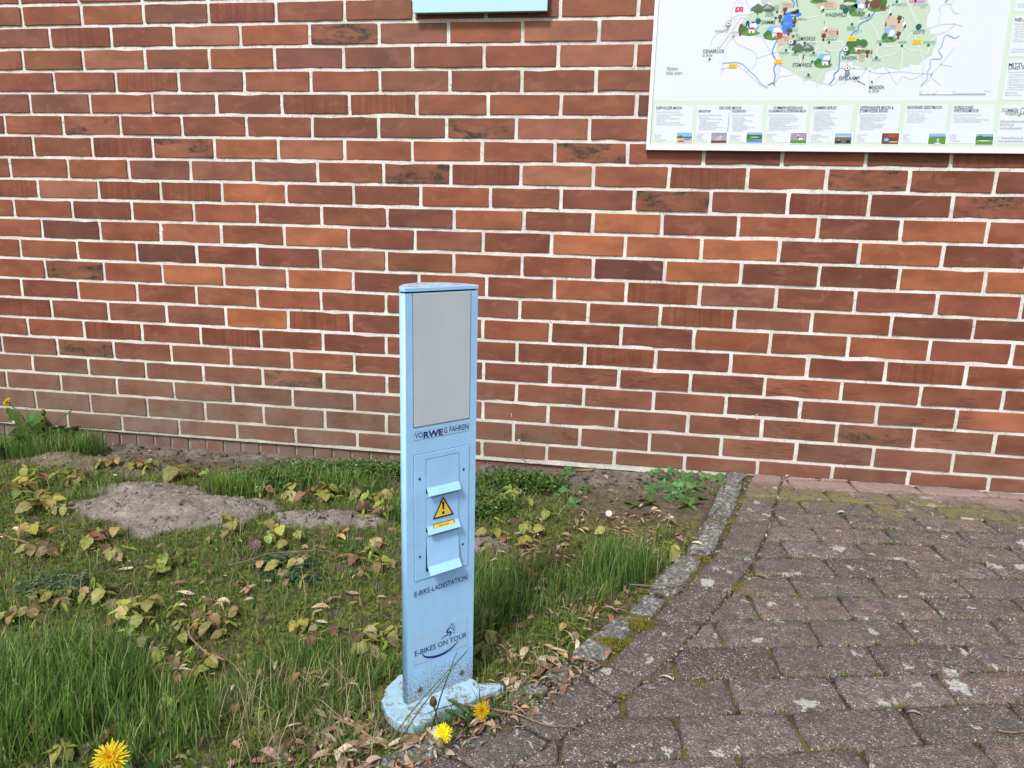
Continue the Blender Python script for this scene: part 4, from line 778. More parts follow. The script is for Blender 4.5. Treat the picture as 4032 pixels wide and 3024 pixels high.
def scene_(c, w, roof='roof', wall_='wht', sky_=True, tree_=1): 
    w *= .88; pts = []
    if sky_: pts += [('skyp', blob((c[0], c[1]+.010), w*.85, .016)), ('wht', blob((c[0]+w*.3, c[1]+.012), w*.4, .008))]
    pts += [('grs', blob((c[0], c[1]-.008), w, .0075)), ('tree', blob((c[0]-w*.6*tree_, c[1]+.004), w*.33, .008)), ('tree', blob((c[0]-w*.9*tree_, c[1]-.001), w*.22, .007)), (wall_, [(c[0]-.004, c[1]-.008), (c[0]+w*.5, c[1]-.008), (c[0]+w*.5, c[1]+.001), (c[0]-.004, c[1]+.001)]), (roof, [(c[0]-.007, c[1]+.001), (c[0]+w*.56, c[1]+.001), (c[0]+w*.38, c[1]+.008), (c[0]+.002, c[1]+.008)]), ('black', [(c[0]+.002, c[1]-.008), (c[0]+.006, c[1]-.008), (c[0]+.006, c[1]-.003), (c[0]+.002, c[1]-.003)])]
    pic(pts)
def tower(c): pic([('brown', [(c[0]-.0035, c[1]-.011), (c[0]+.0035, c[1]-.011), (c[0]+.0030, c[1]+.002), (c[0]-.0030, c[1]+.002)]), ('brown', [(c[0]-.0062, c[1]+.003), (c[0]+.0062, c[1]+.003), (c[0]+.0070, c[1]+.009), (c[0]-.0052, c[1]+.011)]), ('black', [(c[0]-.0068, c[1]+.0005), (c[0]+.0060, c[1]+.0005), (c[0]+.0060, c[1]+.0028), (c[0]-.0068, c[1]+.0028)]), ('black', [(c[0]-.002, c[1]-.010), (c[0]+.001, c[1]-.010), (c[0]+.001, c[1]-.006), (c[0]-.002, c[1]-.006)])], 'lookout_tower')
def walker(c): pic([('brown', blob((c[0], c[1]+.0045), .0026, .0050, 8)), ('black', blob((c[0]+.0005, c[1]+.011), .0018, .0020, 8)), ('moor', [(c[0]-.001, c[1]), (c[0]+.0012, c[1]), (c[0]+.003, c[1]-.009), (c[0]+.0015, c[1]-.009)]), ('moor', [(c[0]-.0012, c[1]), (c[0]+.0008, c[1]), (c[0]-.002, c[1]-.010), (c[0]-.0035, c[1]-.009)])], 'hiker_figure')
def crane(c): pic([('wht', blob((c[0], c[1]), .0045, .0070, 10)), ('black', blob((c[0]+.004, c[1]-.006), .0030, .0050, 8)), ('grey', [(c[0]-.004, c[1]+.004), (c[0]-.002, c[1]+.004), (c[0]-.003, c[1]+.017), (c[0]-.0045, c[1]+.017)]), ('black', blob((c[0]-.004, c[1]+.018), .0020, .0016, 6)), ('black', [(c[0], c[1]-.006), (c[0]+.001, c[1]-.006), (c[0]-.001, c[1]-.020), (c[0]-.002, c[1]-.020)])], 'crane_bird')
hills(A_(1337, 100), .037); hills(A_(1803, 560), .034); scene_(A_(1190, 350), .032); pic([('black', [A_(1130, 330), A_(1155, 240), A_(1172, 240), A_(1185, 330)]), ('map', [A_(1148, 325), A_(1160, 270), A_(1170, 325)])]); pic([('brown', [A_(1210, 310), A_(1215, 255), A_(1240, 250), A_(1245, 310)])]); pic([('brown', [A_(1052, 350), A_(1075, 275), A_(1115, 290), A_(1098, 320), A_(1085, 415), A_(1065, 415)])]); scene_(A_(1465, 400), .032, 'moor', 'wht'); pic([('wht', [A_(1500, 385), A_(1510, 340), A_(1525, 385)]), ('wht', [A_(1540, 385), A_(1550, 340), A_(1562, 385)]), ('roof', [A_(1580, 385), A_(1585, 355), A_(1595, 385)]), ('roof', blob(A_(1530, 412), .010, .009))])
pic([('lake', blob(A_(1688, 165), .024, .008)), ('black', [A_(1650, 150), A_(1745, 108), A_(1758, 112), A_(1755, 158), A_(1690, 165)]), ('b', [A_(1660, 178), A_(1720, 172), A_(1715, 182), A_(1665, 186)])]); scene_(A_(2045, 725), .030, 'grey', 'wht'); pic([('black', [A_(2085, 690), A_(2122, 728), A_(2126, 722), A_(2090, 684)]), ('black', [A_(2122, 688), A_(2086, 726), A_(2092, 730), A_(2127, 692)]), ('black', [A_(2097, 745), A_(2099, 705), A_(2110, 705), A_(2114, 745)])])
pic([('grs', blob(A_(1985, 15), .025, .006)), ('tree', blob(A_(1975, 0), .016, .006))]); scene_(B_(362, 120), .026, 'mauve', 'mauve'); pic([('hill', blob(B_(262, 75), .028, .012)), ('tree', blob(B_(275, 15), .020, .007)), ('map', blob(B_(262, 42), .018, .005))])
pic([('grs', blob(B_(585, 95), .030, .008)), ('tree', blob(B_(635, 35), .013, .014)), ('brown', blob(B_(555, 45), .017, .014)), ('brown', [B_(530, 50), B_(550, 50), B_(545, 112), B_(530, 112)]), ('brown', [B_(570, 50), B_(590, 50), B_(580, 105), B_(568, 105)]), ('brown', blob(B_(640, 85), .008, .007))])
scene_(B_(712, 410), .023, 'wht', 'hill'); scene_(B_(350, 540), .031, 'grey', 'wht', False); pic([('tree', blob(B_(290, 480), .015, .011)), ('tree', blob(B_(352, 478), .015, .011)), ('tree', blob(B_(415, 485), .014, .012)), ('a1', blob(B_(376, 565), .007, .004))])
pic([('heath', [B_(925, -20), B_(1110, -20), B_(1105, 25), B_(930, 22)])])
for p in [A_(1592, 130), A_(1537, 215), A_(1702, 270), A_(1637, 368), A_(2043, 432), B_(462, 45), B_(821, 216), B_(811, 392), B_(468, 596)]: tower(p)
for p in [A_(1276, 175), A_(1551, 300), A_(1803, 690), B_(130, 390), B_(668, 298), B_(510, 605), B_(998, 30)]: walker(p)
for p in [A_(2022, 95), A_(2060, 330), B_(713, 135), B_(873, 270)]: crane(p)
# scale bar
zz_ = B_(1044, 1047)[1]; xa = B_(1044, 1047)[0]; xb = B_(1784, 1047)[0]
spoly('scale_bar', [[(xa, zz_-.0022), (xb, zz_-.0022), (xb, zz_+.0022), (xa, zz_+.0022)]], 7, 'greyl')
L20 = xb-xa
for a, b in ((.05, .10), (.15, .20), (.25, .50)): spoly('scale_bar_gap', [[(xa+L20*a, zz_-.0012), (xa+L20*b, zz_-.0012), (xa+L20*b, zz_+.0012), (xa+L20*a, zz_+.0012)]], 8, 'wht')
for s, t in (('0', 0), ('5', .25), ('10', .5), ('20 km', .97)): stext(s, (xa+L20*t, zz_+.0060), (xa+L20*t+.0035*len(s), zz_+.0060), .005, 8, 'greyl')
# info cards: (crop fn, quad, heading lines, body lines, picture quad, picture kind)
def card(quad, off=3): o = spoly('info_card', [quad], off, 'white'); return o
BODY = {'DM': ['• Moorerlebnispfad (5 km) mit Aussichtsplattform', '  (Kuhweg, 49356 Diepholz)', '• Radrundweg rund um das Diepholzer Schloss', '• Skulpturenpfad', '  Diepholzer Schloss, Dümmer-Museum Lembruch', '• Kanufahren auf Hunte und Lohne, www.hunte-natur.de'],
        'BA': ['• BUEZ, www.buez.de', '  Die kleine Moorbahn: Fahrten mit der Natur-', '  Erlebnisbahn', '  Verschiedene Naturräume im Freigelände', '  mit Barfußpfad und Wasserpfad', '  Umwelt-Erlebnisangebote für Gruppen', '• Kanufahren auf der Hunte, www.hunte-natur.de', '• Erholungsgebiet Hüttener Teiche'],
        'GO': ['• Haus im Moor mit Café', '  Moortunnel, Aussichtsturm,', '  Moorbahn, Gruppenführungen, Spielplatz', '  Lehr- und Barfußpfad,', '  www.nit-goldenstedt.de', '• Erholungspark Hartensbergsee', '  Camping- und Zeltplatz, Badesee, Minigolf,', '  Grillhütte, Biergarten, Kiosk,', '  www.hartensbergsee.de'],
        'DU': ['• Naturschutzstation Dümmer (mit Naturgarten),', '  www.naturschutzstation-duemmer.niedersachsen.de', '• Dümmer-Museum Lembruch, www.duemmermuseum.de', '• Schäferhof mit 200 Moorschnucken,', '  www.schaeferhof-duemmer.de', '• Naturerlebnispfade & Rundwanderwege (3,5 - 10 km)', '  mit Aussichtstürmen, www.naturpark-duemmer.de', '• Kanufahren auf der Hunte & Lohne'],
        'DA': ['• Naturschutzzentrum Dammer Berge,', '  www.naturschutz-dammer-berge.de', '• Besichtigung und Führung im Osterfeiner Moor und', '  Moorerlebnispfad Campemoor (1,3 km)', '  (Campemoor, 49434 Neuenkirchen-Vörden)', '• Höchster Skulpturenpfad Mordkuhlenberg mit', '  Aussichtsturm (Wanderparkplatz Schweizerhaus,', '  Steinfelder Str. 75, 49401 Damme)', '• Naturerlebnispfade Dümmer-Museum (4 km)', '  und Olgahafen (2 km)'],
        'OP': ['• Moorwanderwege mit unterschiedlicher Länge', '• Walderlebnispfad Stemweder Berg (3,5 km)', '  (Wanderparkplatz, Zur Wilhelmshöhe 14,', '  32351 Stemwede-Haldem)', '• Vogelbeobachtungsstand und Infopavillon', '  (Im Moor 11, 32351 Stemwede-Oppenwehe)', '• Wanderwege durch die Stemweder Berge,', '  www.duemmerweserland.de'],
        'RE': ['• Moorerlebnispfad (ca. 1 km)', '  (Moordamm 10, 49453 Hemsloh)', '• Aussichtsturm Rehdener Geestmoor', '  (Moordamm 10, 49453 Hemsloh)', '• Wanderwegenetz im Kalkenberg'],
        'NO': ['• Rad- und Wanderwege am Rande des', '  Nördlichen Wietingsmoores (Auf Anfrage mit Führungen)', '• Reichhaltige Heideflächen mit Wanderwegen']}
FOOT = {'DM': ['STADT DIEPHOLZ', '05441/9090', 'www.stadt-diepholz.de'], 'BA': ['SAMTGEMEINDE', 'BARNSTORF', '05442/8090', 'www.barnstorf.de'], 'GO': ['GEMEINDE GOLDENSTEDT', '04444/200990', 'www.goldenstedt.de'], 'DU': ['TOURIST-INFORMATION', 'DÜMMERLAND', '05447/242', 'www.duemmer.de'], 'DA': ['TOURIST INFORMATION', 'ERHOLUNGSGEBIET DAMMER BERGE E.V.', '05491/996667', 'www.dammer-berge.de'], 'OP': ['TOURIST INFORMATION', 'STEMWEDE', '05745/78899-0', 'www.stemwede.de'], 'RE': ['SAMTGEMEINDE', 'REHDEN', '05446/2090', 'www.rehden.de'], 'NO': ['SAMTGEMEINDE', 'SCHWAFÖRDEN', '04277/93900', 'www.schwafoerden.de']}
def cardtext(fn, key, x0, y0, x1, dy, sx=-.09, foot=None, sub='MOOR- UND NATURTOURISTISCHE ATTRAKTIONEN', ysub=None):
    """printed body copy; one part holding all lines of the card"""
    m = MB()
    def put(s, x, y, h, wpc):
        v, f = text_fit(s.strip(), fn(x+sx*(y-y0), y), fn(x+sx*(y-y0)+wpc*len(s.strip()), y), h, FS(9), 0); m.add(v, f)
    put(sub, x0, ysub or y0, .0042, (x1-x0)/52.); y = (ysub or y0)+dy*1.25
    for s in BODY[key]:
        ind = 8 if s.startswith('•') else 20
        put(s, x0+ind, y, .0043, (x1-x0)/56.); y += dy
    if foot:
        fx, fy, fd = foot
        for s in FOOT[key]: put(s, fx, fy, .0040, (x1-x0)/54.) if False else m.add(*text_fit(s, fn(fx, fy), fn(fx+6.4*len(s), fy), .0040, FS(9), 0)); fy += fd
    return link('card_text', m.mesh('card_text', PM['greyl']), board)
PH = {'a': [('skyp', .5, 1), ('tree', .42, .60), ('moor', 0, .45)], 'b': [('mauve', .4, 1), ('grey', .2, .7), ('brown', 0, .25)], 'c': [('skyp', .75, 1), ('tree', .35, .78), ('river', .0, .35)], 'd': [('mauve', .3, 1), ('grs', 0, .3)], 'e': [('skyp', .62, 1), ('hill', 0, .62)], 'f': [('brown', 0, 1)], 'g': [('skyp', .72, 1), ('grs', 0, .72)], 'h': [('skyp', .72, 1), ('tree', .35, .75), ('grs', 0, .36)]}
def photo(fn, q, kind):
    P = [np.array(fn(*p)) for p in q]   # tl,tr,br,bl
    c = sum(P)/4; o = spoly('photo_print', [[tuple(c+(p-c)*1.13) for p in (P[3], P[2], P[1], P[0])]], 5, 'wht'); par = o
    def b(u, v): return tuple((P[3]*(1-u)+P[2]*u)*(1-v)+(P[0]*(1-u)+P[1]*u)*v)
    def strip(u0, v0, u1, v1, mt, k): spo = MB().add([FS(k)(*z) for z in (b(u0, v0), b(u1, v0), b(u1, v1), b(u0, v1))], [(0, 1, 2, 3)]); return link('picture', spo.mesh('picture', PM[mt]), par)
    for k, (mt, v0, v1) in enumerate(PH[kind]): strip(0, v0, 1, v1, mt, 6+k*.5)
    def bl_(u, v, ru, rv, mt, k=8.5): 
        pts = [b(u+ru*math.cos(t), v+rv*math.sin(t)) for t in np.linspace(0, 2*math.pi, 11)[:-1]]; m = MB().add([FS(k)(*z) for z in pts], [tuple(range(10))]); link('picture', m.mesh('picture', PM[mt]), par)
    if kind == 'a': bl_(.25, .62, .14, .10, 'tree'); bl_(.7, .35, .25, .08, 'lake'); bl_(.3, .15, .22, .08, 'roof', 8.8)
    if kind == 'b': 
        m = MB().add([FS(8.5)(*z) for z in (b(.2, .25), b(.62, .25), b(.75, .7), b(.55, .72))], [(0, 1, 2, 3)]); link('picture', m.mesh('picture', PM['greyl']), par)
    if kind == 'c': bl_(.5, .52, .3, .06, 'moor'); bl_(.25, .3, .2, .12, 'grs', 8.8)
    if kind == 'd': bl_(.62, .42, .18, .09, 'wht'); bl_(.48, .55, .05, .14, 'black', 8.8); bl_(.47, .72, .06, .05, 'wht', 9)
    if kind == 'e': bl_(.25, .2, .16, .14, 'black'); bl_(.8, .2, .13, .16, 'black'); bl_(.25, .36, .05, .06, 'moor', 9); bl_(.5, .68, .5, .05, 'b', 8)
    if kind == 'f': bl_(.28, .4, .14, .16, 'skyp'); bl_(.6, .75, .3, .16, 'roof', 8); bl_(.7, .2, .3, .06, 'moor', 8)
    if kind == 'g': bl_(.55, .35, .07, .2, 'greyl'); bl_(.55, .08, .2, .05, 'wht', 9)
    if kind == 'h': bl_(.25, .65, .18, .22, 'tree'); bl_(.7, .62, .2, .16, 'tree'); bl_(.5, .36, .45, .04, 'wht', 9)
card([C_(142, 503), C_(577, 508), C_(594, 97), C_(163, 97)]); card([C_(614, 508), C_(1350, 512), C_(1375, 96), C_(640, 97)]); card([C_(1388, 512), C_(1840, 515), C_(1875, 95), C_(1422, 95)]); card([C_(1880, 515), D_(180, 535), D_(238, 95), C_(1922, 95)]); card([D_(246, 536), D_(735, 538), D_(785, 94), D_(297, 94)]); card([D_(785, 538), D_(1290, 540), D_(1337, 93), D_(845, 93)]); card([D_(1322, 540), D_(1830, 543), D_(1886, 94), D_(1385, 94)])
e0 = D_(1882, 547); e1 = D_(1944, 95); card([e0, (xr-.02, e0[1]), (xr-.02, e1[1]), e1])
Hh = .0086
for s, a, b in [('DIEPHOLZER MOOR', C_(180, 143), C_(468, 143)), ('GROSSES MOOR', C_(882, 143), C_(1132, 143)), ('DÜMMERNIEDERUNG', C_(1490, 142), C_(1812, 142)), ('DAMMER BERGE', C_(1935, 142), C_(2190, 142)), ('OPPENWEHER MOOR &', D_(313, 145), D_(698, 145)), ('STEMWEDER BERGE', D_(308, 182), D_(630, 182)), ('REHDENER GEESTMOOR', D_(857, 143), D_(1258, 143)), ('NÖRDLICHES', D_(1398, 143), D_(1617, 143)), ('WIETINGSMOOR', D_(1395, 181), D_(1682, 181))]: stext(s, a, b, Hh, 9, 'text', .004)
for s, a, b in [('BARNSTORF', C_(652, 176), C_(790, 176)), ('GOLDENSTEDT', C_(1024, 176), C_(1187, 176)), ('OCHSENMOOR & OSTERFEINER MOOR', C_(1434, 175), C_(1851, 175))]: stext(s, a, b, .0068, 9, 'text', .010)
sline('divider_line', [[C_(996, 178), C_(978, 395)]], .0010, 8, 'text')
cardtext(C_, 'DM', 175, 180, 520, 22, -.07, (158, 440, 24)); cardtext(C_, 'BA', 650, 215, 985, 18.6, -.07, (632, 428, 22)); cardtext(C_, 'GO', 1018, 215, 1345, 18.6, -.07, (1000, 446, 22)); cardtext(C_, 'DU', 1432, 215, 1815, 19.5, -.08, (1408, 430, 22)); cardtext(C_, 'DA', 1930, 180, 2240, 19.5, -.09, (1902, 434, 22)); cardtext(D_, 'OP', 302, 220, 700, 20, -.1, (274, 450, 23)); cardtext(D_, 'RE', 850, 182, 1230, 23, -.11, (812, 450, 23)); cardtext(D_, 'NO', 1386, 222, 1810, 23, -.11, (1350, 452, 23))
photo(C_, [(411, 402), (583, 402), (578, 517), (403, 517)], 'a'); photo(C_, [(797, 404), (971, 403), (964, 520), (789, 520)], 'b'); photo(C_, [(1193, 400), (1369, 400), (1362, 517), (1184, 514)], 'c'); photo(C_, [(1684, 407), (1864, 406), (1853, 524), (1673, 523)], 'd'); photo(D_, [(23, 427), (218, 426), (208, 549), (12, 548)], 'e'); photo(D_, [(569, 425), (766, 425), (754, 552), (556, 550)], 'f'); photo(D_, [(1112, 429), (1310, 428), (1298, 553), (1097, 551)], 'g'); photo(D_, [(1656, 433), (1859, 433), (1845, 560), (1643, 558)], 'h')
stext('DÜMMER', D_(1953, 177), D_(2130, 177), .0100, 9, 'grey', .01); stext('WESER', D_(1988, 215), D_(2122, 215), .0100, 9, 'grey', .01); sline('logo_stroke', [[D_(2138, 145), D_(2140, 218), D_(2170, 216)]], .002, 9, 'grs', 3); stext('Land', D_(2155, 205), D_(2290, 203), .0105, 10, 'grs', .01, shear=.25); sline('logo_stroke', [[D_(2165, 155), D_(2190, 130), D_(2212, 140), D_(2250, 128)]], .0014, 9, 'greengrey')
for s, x, y, x2 in [('DümmerWeserLand Touristik', 1938, 300, 2350), ('05441/976-2222', 1930, 338, 2095), ('tourismus@diepholz.de', 1924, 378, 2185), ('f   DuemmerWeserLand', 1910, 492, 2195), ('www.duemmerweserland.de', 1903, 528, 2230)]: stext(s, D_(x, y), D_(x2, y), .0068, 9, 'grey')
# right-hand column of cards
for (y0, y1, hd) in ((-260, 132, ['UCHTER MOOR']), (175, 632, ['NEUSTÄDTER MOOR']), (675, 1115, ['MITTLERES WIETINGSMOOR', 'UND KIRCHDORFER HEIDE'])):
    a = B_(2138-(y0)*.155+5 if y0 < 0 else 2125-(y0-0)*.14, y0); b_ = B_(2120-(y1)*.14, y1)
    card([b_, (xr-.02, b_[1]), (xr-.02, a[1]), a])
    for k, s in enumerate(hd): p = B_(2138-(y0+60+38*k)*.135, y0+62+38*k); stext(s, p, (p[0]+.0105*len(s)*.62*1.35, p[1]), Hh, 9, 'text', .004)
    m = MB(); y = y0+62+38*len(hd); 
    for k, s in enumerate((['MOOR- UND NATURTOURISTISCHE ATTRAKTIONEN'] + BODY['RE']+BODY['NO'])[:(8 if y0 > 0 else 4)]):
        p = B_(2138-y*.135+(0 if k == 0 else 12), y); v, f = text_fit(s.strip(), p, (p[0]+.0029*len(s), p[1]), .0043, FS(9)); m.add(v, f); y += 27
    y = y1-75
    for s in ('SAMTGEMEINDE', 'www.kirchdorf.de'): p = B_(2125-y*.14+18, y); v, f = text_fit(s, p, (p[0]+.0029*len(s), p[1]), .0043, FS(9)); m.add(v, f); y += 26
    link('card_text', m.mesh('card_text', PM['greyl']), board)

# ================================================================ PLANTS
GREENS = np.array([(.095, .195, .03), (.13, .25, .04), (.175, .29, .055), (.07, .145, .032), (.22, .31, .07), (.12, .21, .085), (.25, .31, .085)])
STRAW = np.array([(.42, .34, .20), (.30, .22, .12), (.50, .44, .30)])
def blades(pos, h, w, lean, straw=.06, gi=None, bend=1.0):
    """curved tapering blades, 3 quads each; returns verts, quads, tint"""
    n = len(pos); az = rng.rand(n)*2*np.pi; L = h*(.6+.6*rng.rand(n)); le = lean*(.25+.9*rng.rand(n)); wd = w*(.6+.7*rng.rand(n))
    face = az+np.pi/2+rng.randn(n)*.5
    t = np.array([0, .35, .70, 1.0]); ww = np.array([1, .9, .6, .06])
    ang = le[:, None]*(t[None]**1.0)*bend
    # integrate along the bend
    r = L[:, None]*(np.c_[np.zeros(n), .35*np.sin(ang[:, 1]*.5), .35*np.sin(ang[:, 1]*.5)+.35*np.sin((ang[:, 1]+ang[:, 2])*.5), .35*np.sin(ang[:, 1]*.5)+.35*np.sin((ang[:, 1]+ang[:, 2])*.5)+.30*np.sin((ang[:, 2]+ang[:, 3])*.5)])
    z = L[:, None]*(np.c_[np.zeros(n), .35*np.cos(ang[:, 1]*.5), .35*np.cos(ang[:, 1]*.5)+.35*np.cos((ang[:, 1]+ang[:, 2])*.5), .35*np.cos(ang[:, 1]*.5)+.35*np.cos((ang[:, 1]+ang[:, 2])*.5)+.30*np.cos((ang[:, 2]+ang[:, 3])*.5)])
    cx = pos[:, 0, None]+r*np.cos(az)[:, None]; cy = pos[:, 1, None]+r*np.sin(az)[:, None]; cz = pos[:, 2, None]+z-.004
    ox = np.cos(face)[:, None]*wd[:, None]*ww[None]/2; oy = np.sin(face)[:, None]*wd[:, None]*ww[None]/2
    A = np.stack([cx-ox, cy-oy, cz], -1); B = np.stack([cx+ox, cy+oy, cz], -1)
    V = np.stack([A, B], 2).reshape(n, 8, 3); q = np.array([[0, 1, 3, 2], [2, 3, 5, 4], [4, 5, 7, 6]])
    F = q[None]+(np.arange(n)*8)[:, None, None]
    c = GREENS[rng.randint(len(GREENS), size=n)] if gi is None else np.array(gi)[rng.randint(len(gi), size=n)]
    c = c*(.75+.5*rng.rand(n))[:, None]; s = rng.rand(n) < straw; c[s] = STRAW[rng.randint(3, size=s.sum())]
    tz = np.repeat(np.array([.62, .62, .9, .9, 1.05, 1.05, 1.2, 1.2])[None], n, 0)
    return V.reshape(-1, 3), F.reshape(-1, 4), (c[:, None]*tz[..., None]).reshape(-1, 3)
def ok_soil(x, y, m=.0): return (x < curb_x(y)-m) & (y < -.006)
def in_bollard(x, y, m=.004):
    dx, dy = x-BLc[0], y-BLc[1]; u = dx*math.cos(ANG)+dy*math.sin(ANG); v_ = -dx*math.sin(ANG)+dy*math.cos(ANG)
    return (u > -.045-m) & (u < .19+m) & (v_ > -.06-m) & (v_ < .095+m) & ((u < .145) | (v_ < -.03))
def pts_in(blob_, n):
    cx, cy, rx, ry = blob_; a = rng.rand(n)*2*np.pi; r = np.sqrt(rng.rand(n))*(.85+.3*rng.rand(n)); x = cx+rx*r*np.cos(a); y = cy+ry*r*np.sin(a)
    k = ok_soil(x, y) & ~in_bollard(x, y); x, y = x[k], y[k]; return np.c_[x, y, gz(x, y)]
def join(name, parts, mat, label, cat, smooth=True):
    V = []; Q = []; T = []; n = 0
    for v, q, t in parts: V.append(v); Q.append(q+n); T.append(t); n += len(v)
    o = link(name, big_mesh(name, np.concatenate(V), np.concatenate(Q), mat, np.concatenate(T), None, smooth)); tag(o, label, cat, None, 'stuff'); return o
# --- general lawn density
def lawn_points(n, f):
    x = -1.0+rng.rand(n)*3.6; y = -2.6+rng.rand(n)*2.6; k = ok_soil(x, y, .005) & ~in_bollard(x, y) & (rng.rand(n) < f(x, y)); x, y = x[k], y[k]; return np.c_[x, y, gz(x, y)]
def lawn_d(x, y):
    d = .85+.8*fbm(x, y, 4.5, 3, 77); d = d*(1-np.clip(mound_mask(x, y)*1.35, 0, .97)); d = d*sstep(.20, .42, -y)
    right = sstep(1.95, 2.1, x+.0*y); d = d*(1-right*(1-sstep(.5, .8, -y)*.55))
    return np.clip(d, .0, 1)
parts = []
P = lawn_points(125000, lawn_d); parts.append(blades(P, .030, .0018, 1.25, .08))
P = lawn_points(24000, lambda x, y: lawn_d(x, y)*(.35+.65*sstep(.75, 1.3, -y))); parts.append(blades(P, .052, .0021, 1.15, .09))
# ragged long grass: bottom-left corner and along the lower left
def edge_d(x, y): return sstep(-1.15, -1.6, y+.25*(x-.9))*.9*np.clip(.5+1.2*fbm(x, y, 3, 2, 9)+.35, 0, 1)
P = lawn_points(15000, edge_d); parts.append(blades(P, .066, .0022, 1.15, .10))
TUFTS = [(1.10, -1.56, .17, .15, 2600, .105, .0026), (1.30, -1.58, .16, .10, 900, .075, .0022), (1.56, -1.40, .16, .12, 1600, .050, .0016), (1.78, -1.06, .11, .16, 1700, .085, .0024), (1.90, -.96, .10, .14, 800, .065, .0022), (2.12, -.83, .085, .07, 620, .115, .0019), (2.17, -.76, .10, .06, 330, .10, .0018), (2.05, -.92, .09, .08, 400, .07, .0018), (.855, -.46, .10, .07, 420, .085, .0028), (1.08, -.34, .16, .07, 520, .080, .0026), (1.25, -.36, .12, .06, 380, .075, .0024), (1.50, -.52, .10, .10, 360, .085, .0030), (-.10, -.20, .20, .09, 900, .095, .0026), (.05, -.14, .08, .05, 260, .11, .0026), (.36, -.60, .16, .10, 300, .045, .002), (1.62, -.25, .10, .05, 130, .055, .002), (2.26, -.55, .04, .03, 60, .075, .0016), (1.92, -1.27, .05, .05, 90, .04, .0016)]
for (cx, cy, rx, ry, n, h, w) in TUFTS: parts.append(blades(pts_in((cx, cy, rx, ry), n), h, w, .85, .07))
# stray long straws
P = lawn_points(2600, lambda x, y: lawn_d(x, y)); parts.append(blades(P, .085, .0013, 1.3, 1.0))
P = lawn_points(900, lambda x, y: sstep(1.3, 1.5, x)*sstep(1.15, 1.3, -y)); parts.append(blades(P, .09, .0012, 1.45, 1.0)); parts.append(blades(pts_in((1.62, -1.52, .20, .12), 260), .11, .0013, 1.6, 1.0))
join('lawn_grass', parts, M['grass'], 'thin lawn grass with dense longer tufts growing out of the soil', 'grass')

# litter, grit and moss rosettes in the dirty strip between foot plate, last kerb stones and pavers
def strip_pts(n, w=.05):
    y = -1.24-.42*rng.rand(n); x = curb_x(y)+(.0+w*rng.rand(n)); k = ~in_bollard(x, y); x, y = x[k], y[k]; return np.c_[x, y, np.maximum(gz(x, y), pav_z(x, y)-.006)]
# --- low ground cover: tiny paired leaves of moss, clover and chickweed
LQ = [(0, 1, 2, 3), (0, 3, 4, 5)]
def small_leaf(L, W_, fold=.3): return np.array([(0, 0, 0), (L*.35, -W_, fold*W_), (L*.8, -W_*.75, fold*W_), (L, 0, -.1*L), (L*.8, W_*.75, fold*W_), (L*.35, W_, fold*W_)]), np.array(LQ)
def cover(P, size, cols, tilt=.5, stack=.012, per=6):
    n = len(P)*per; base = np.repeat(P, per, 0); base[:, 2] += rng.rand(n)*stack; base[:, :2] += rng.randn(n, 2)*size*.7
    tv, tf = small_leaf(1, .36); V, Q = scatter(tv, tf, base, rng.rand(n)*6.283, rng.randn(n)*.4, -rng.rand(n)*tilt, size*(.6+.8*rng.rand(n)))
    c = np.array(cols)[rng.randint(len(cols), size=n)]*(.7+.6*rng.rand(n))[:, None]; return V, Q, np.repeat(c, 6, 0)
cv = []
G1 = [(.085, .165, .03), (.12, .215, .04), (.165, .24, .05), (.06, .125, .03), (.21, .26, .06)]
P = lawn_points(15000, lambda x, y: lawn_d(x, y)*.95); cv.append(cover(P, .0065, G1, .7, .012, 6))
P = lawn_points(7500, lambda x, y: lawn_d(x, y)*np.clip(.2+2*fbm(x, y, 6, 2, 41), 0, 1)); cv.append(cover(P, .0042, [(.21, .225, .04), (.27, .26, .05), (.14, .165, .03)], .9, .008, 9))
for b, n in (((1.20, -.20, .26, .07), 260), ((1.05, -.25, .22, .08), 240), ((1.42, -.20, .12, .06), 80), ((.92, -.34, .14, .09), 160), ((1.72, -.20, .10, .08), 130), ((1.83, -.22, .10, .08), 150), ((1.70, -.45, .10, .12), 150)):
    cv.append(cover(pts_in(b, n), .0105, [(.085, .185, .035), (.12, .235, .05), (.08, .15, .04)], .7, .045, 8))
cv.append(cover(pts_in((.80, -1.18, .08, .055), 60), .009, [(.12, .19, .11), (.15, .22, .13), (.09, .16, .08)], .5, .03, 8))     # greyish yarrow-like patch
cv.append(cover(pts_in((1.30, -.98, .10, .06), 60), .012, [(.05, .12, .05), (.06, .13, .06)], .4, .02, 8))
P = strip_pts(26, .06); cv.append(cover(P, .008, [(.15, .21, .09), (.11, .16, .06), (.2, .24, .12)], .6, .008, 12))
join('ground_cover', cv, M['leaf'], 'low clover, chickweed and moss leaves covering the soil between the grass', 'ground cover', False)

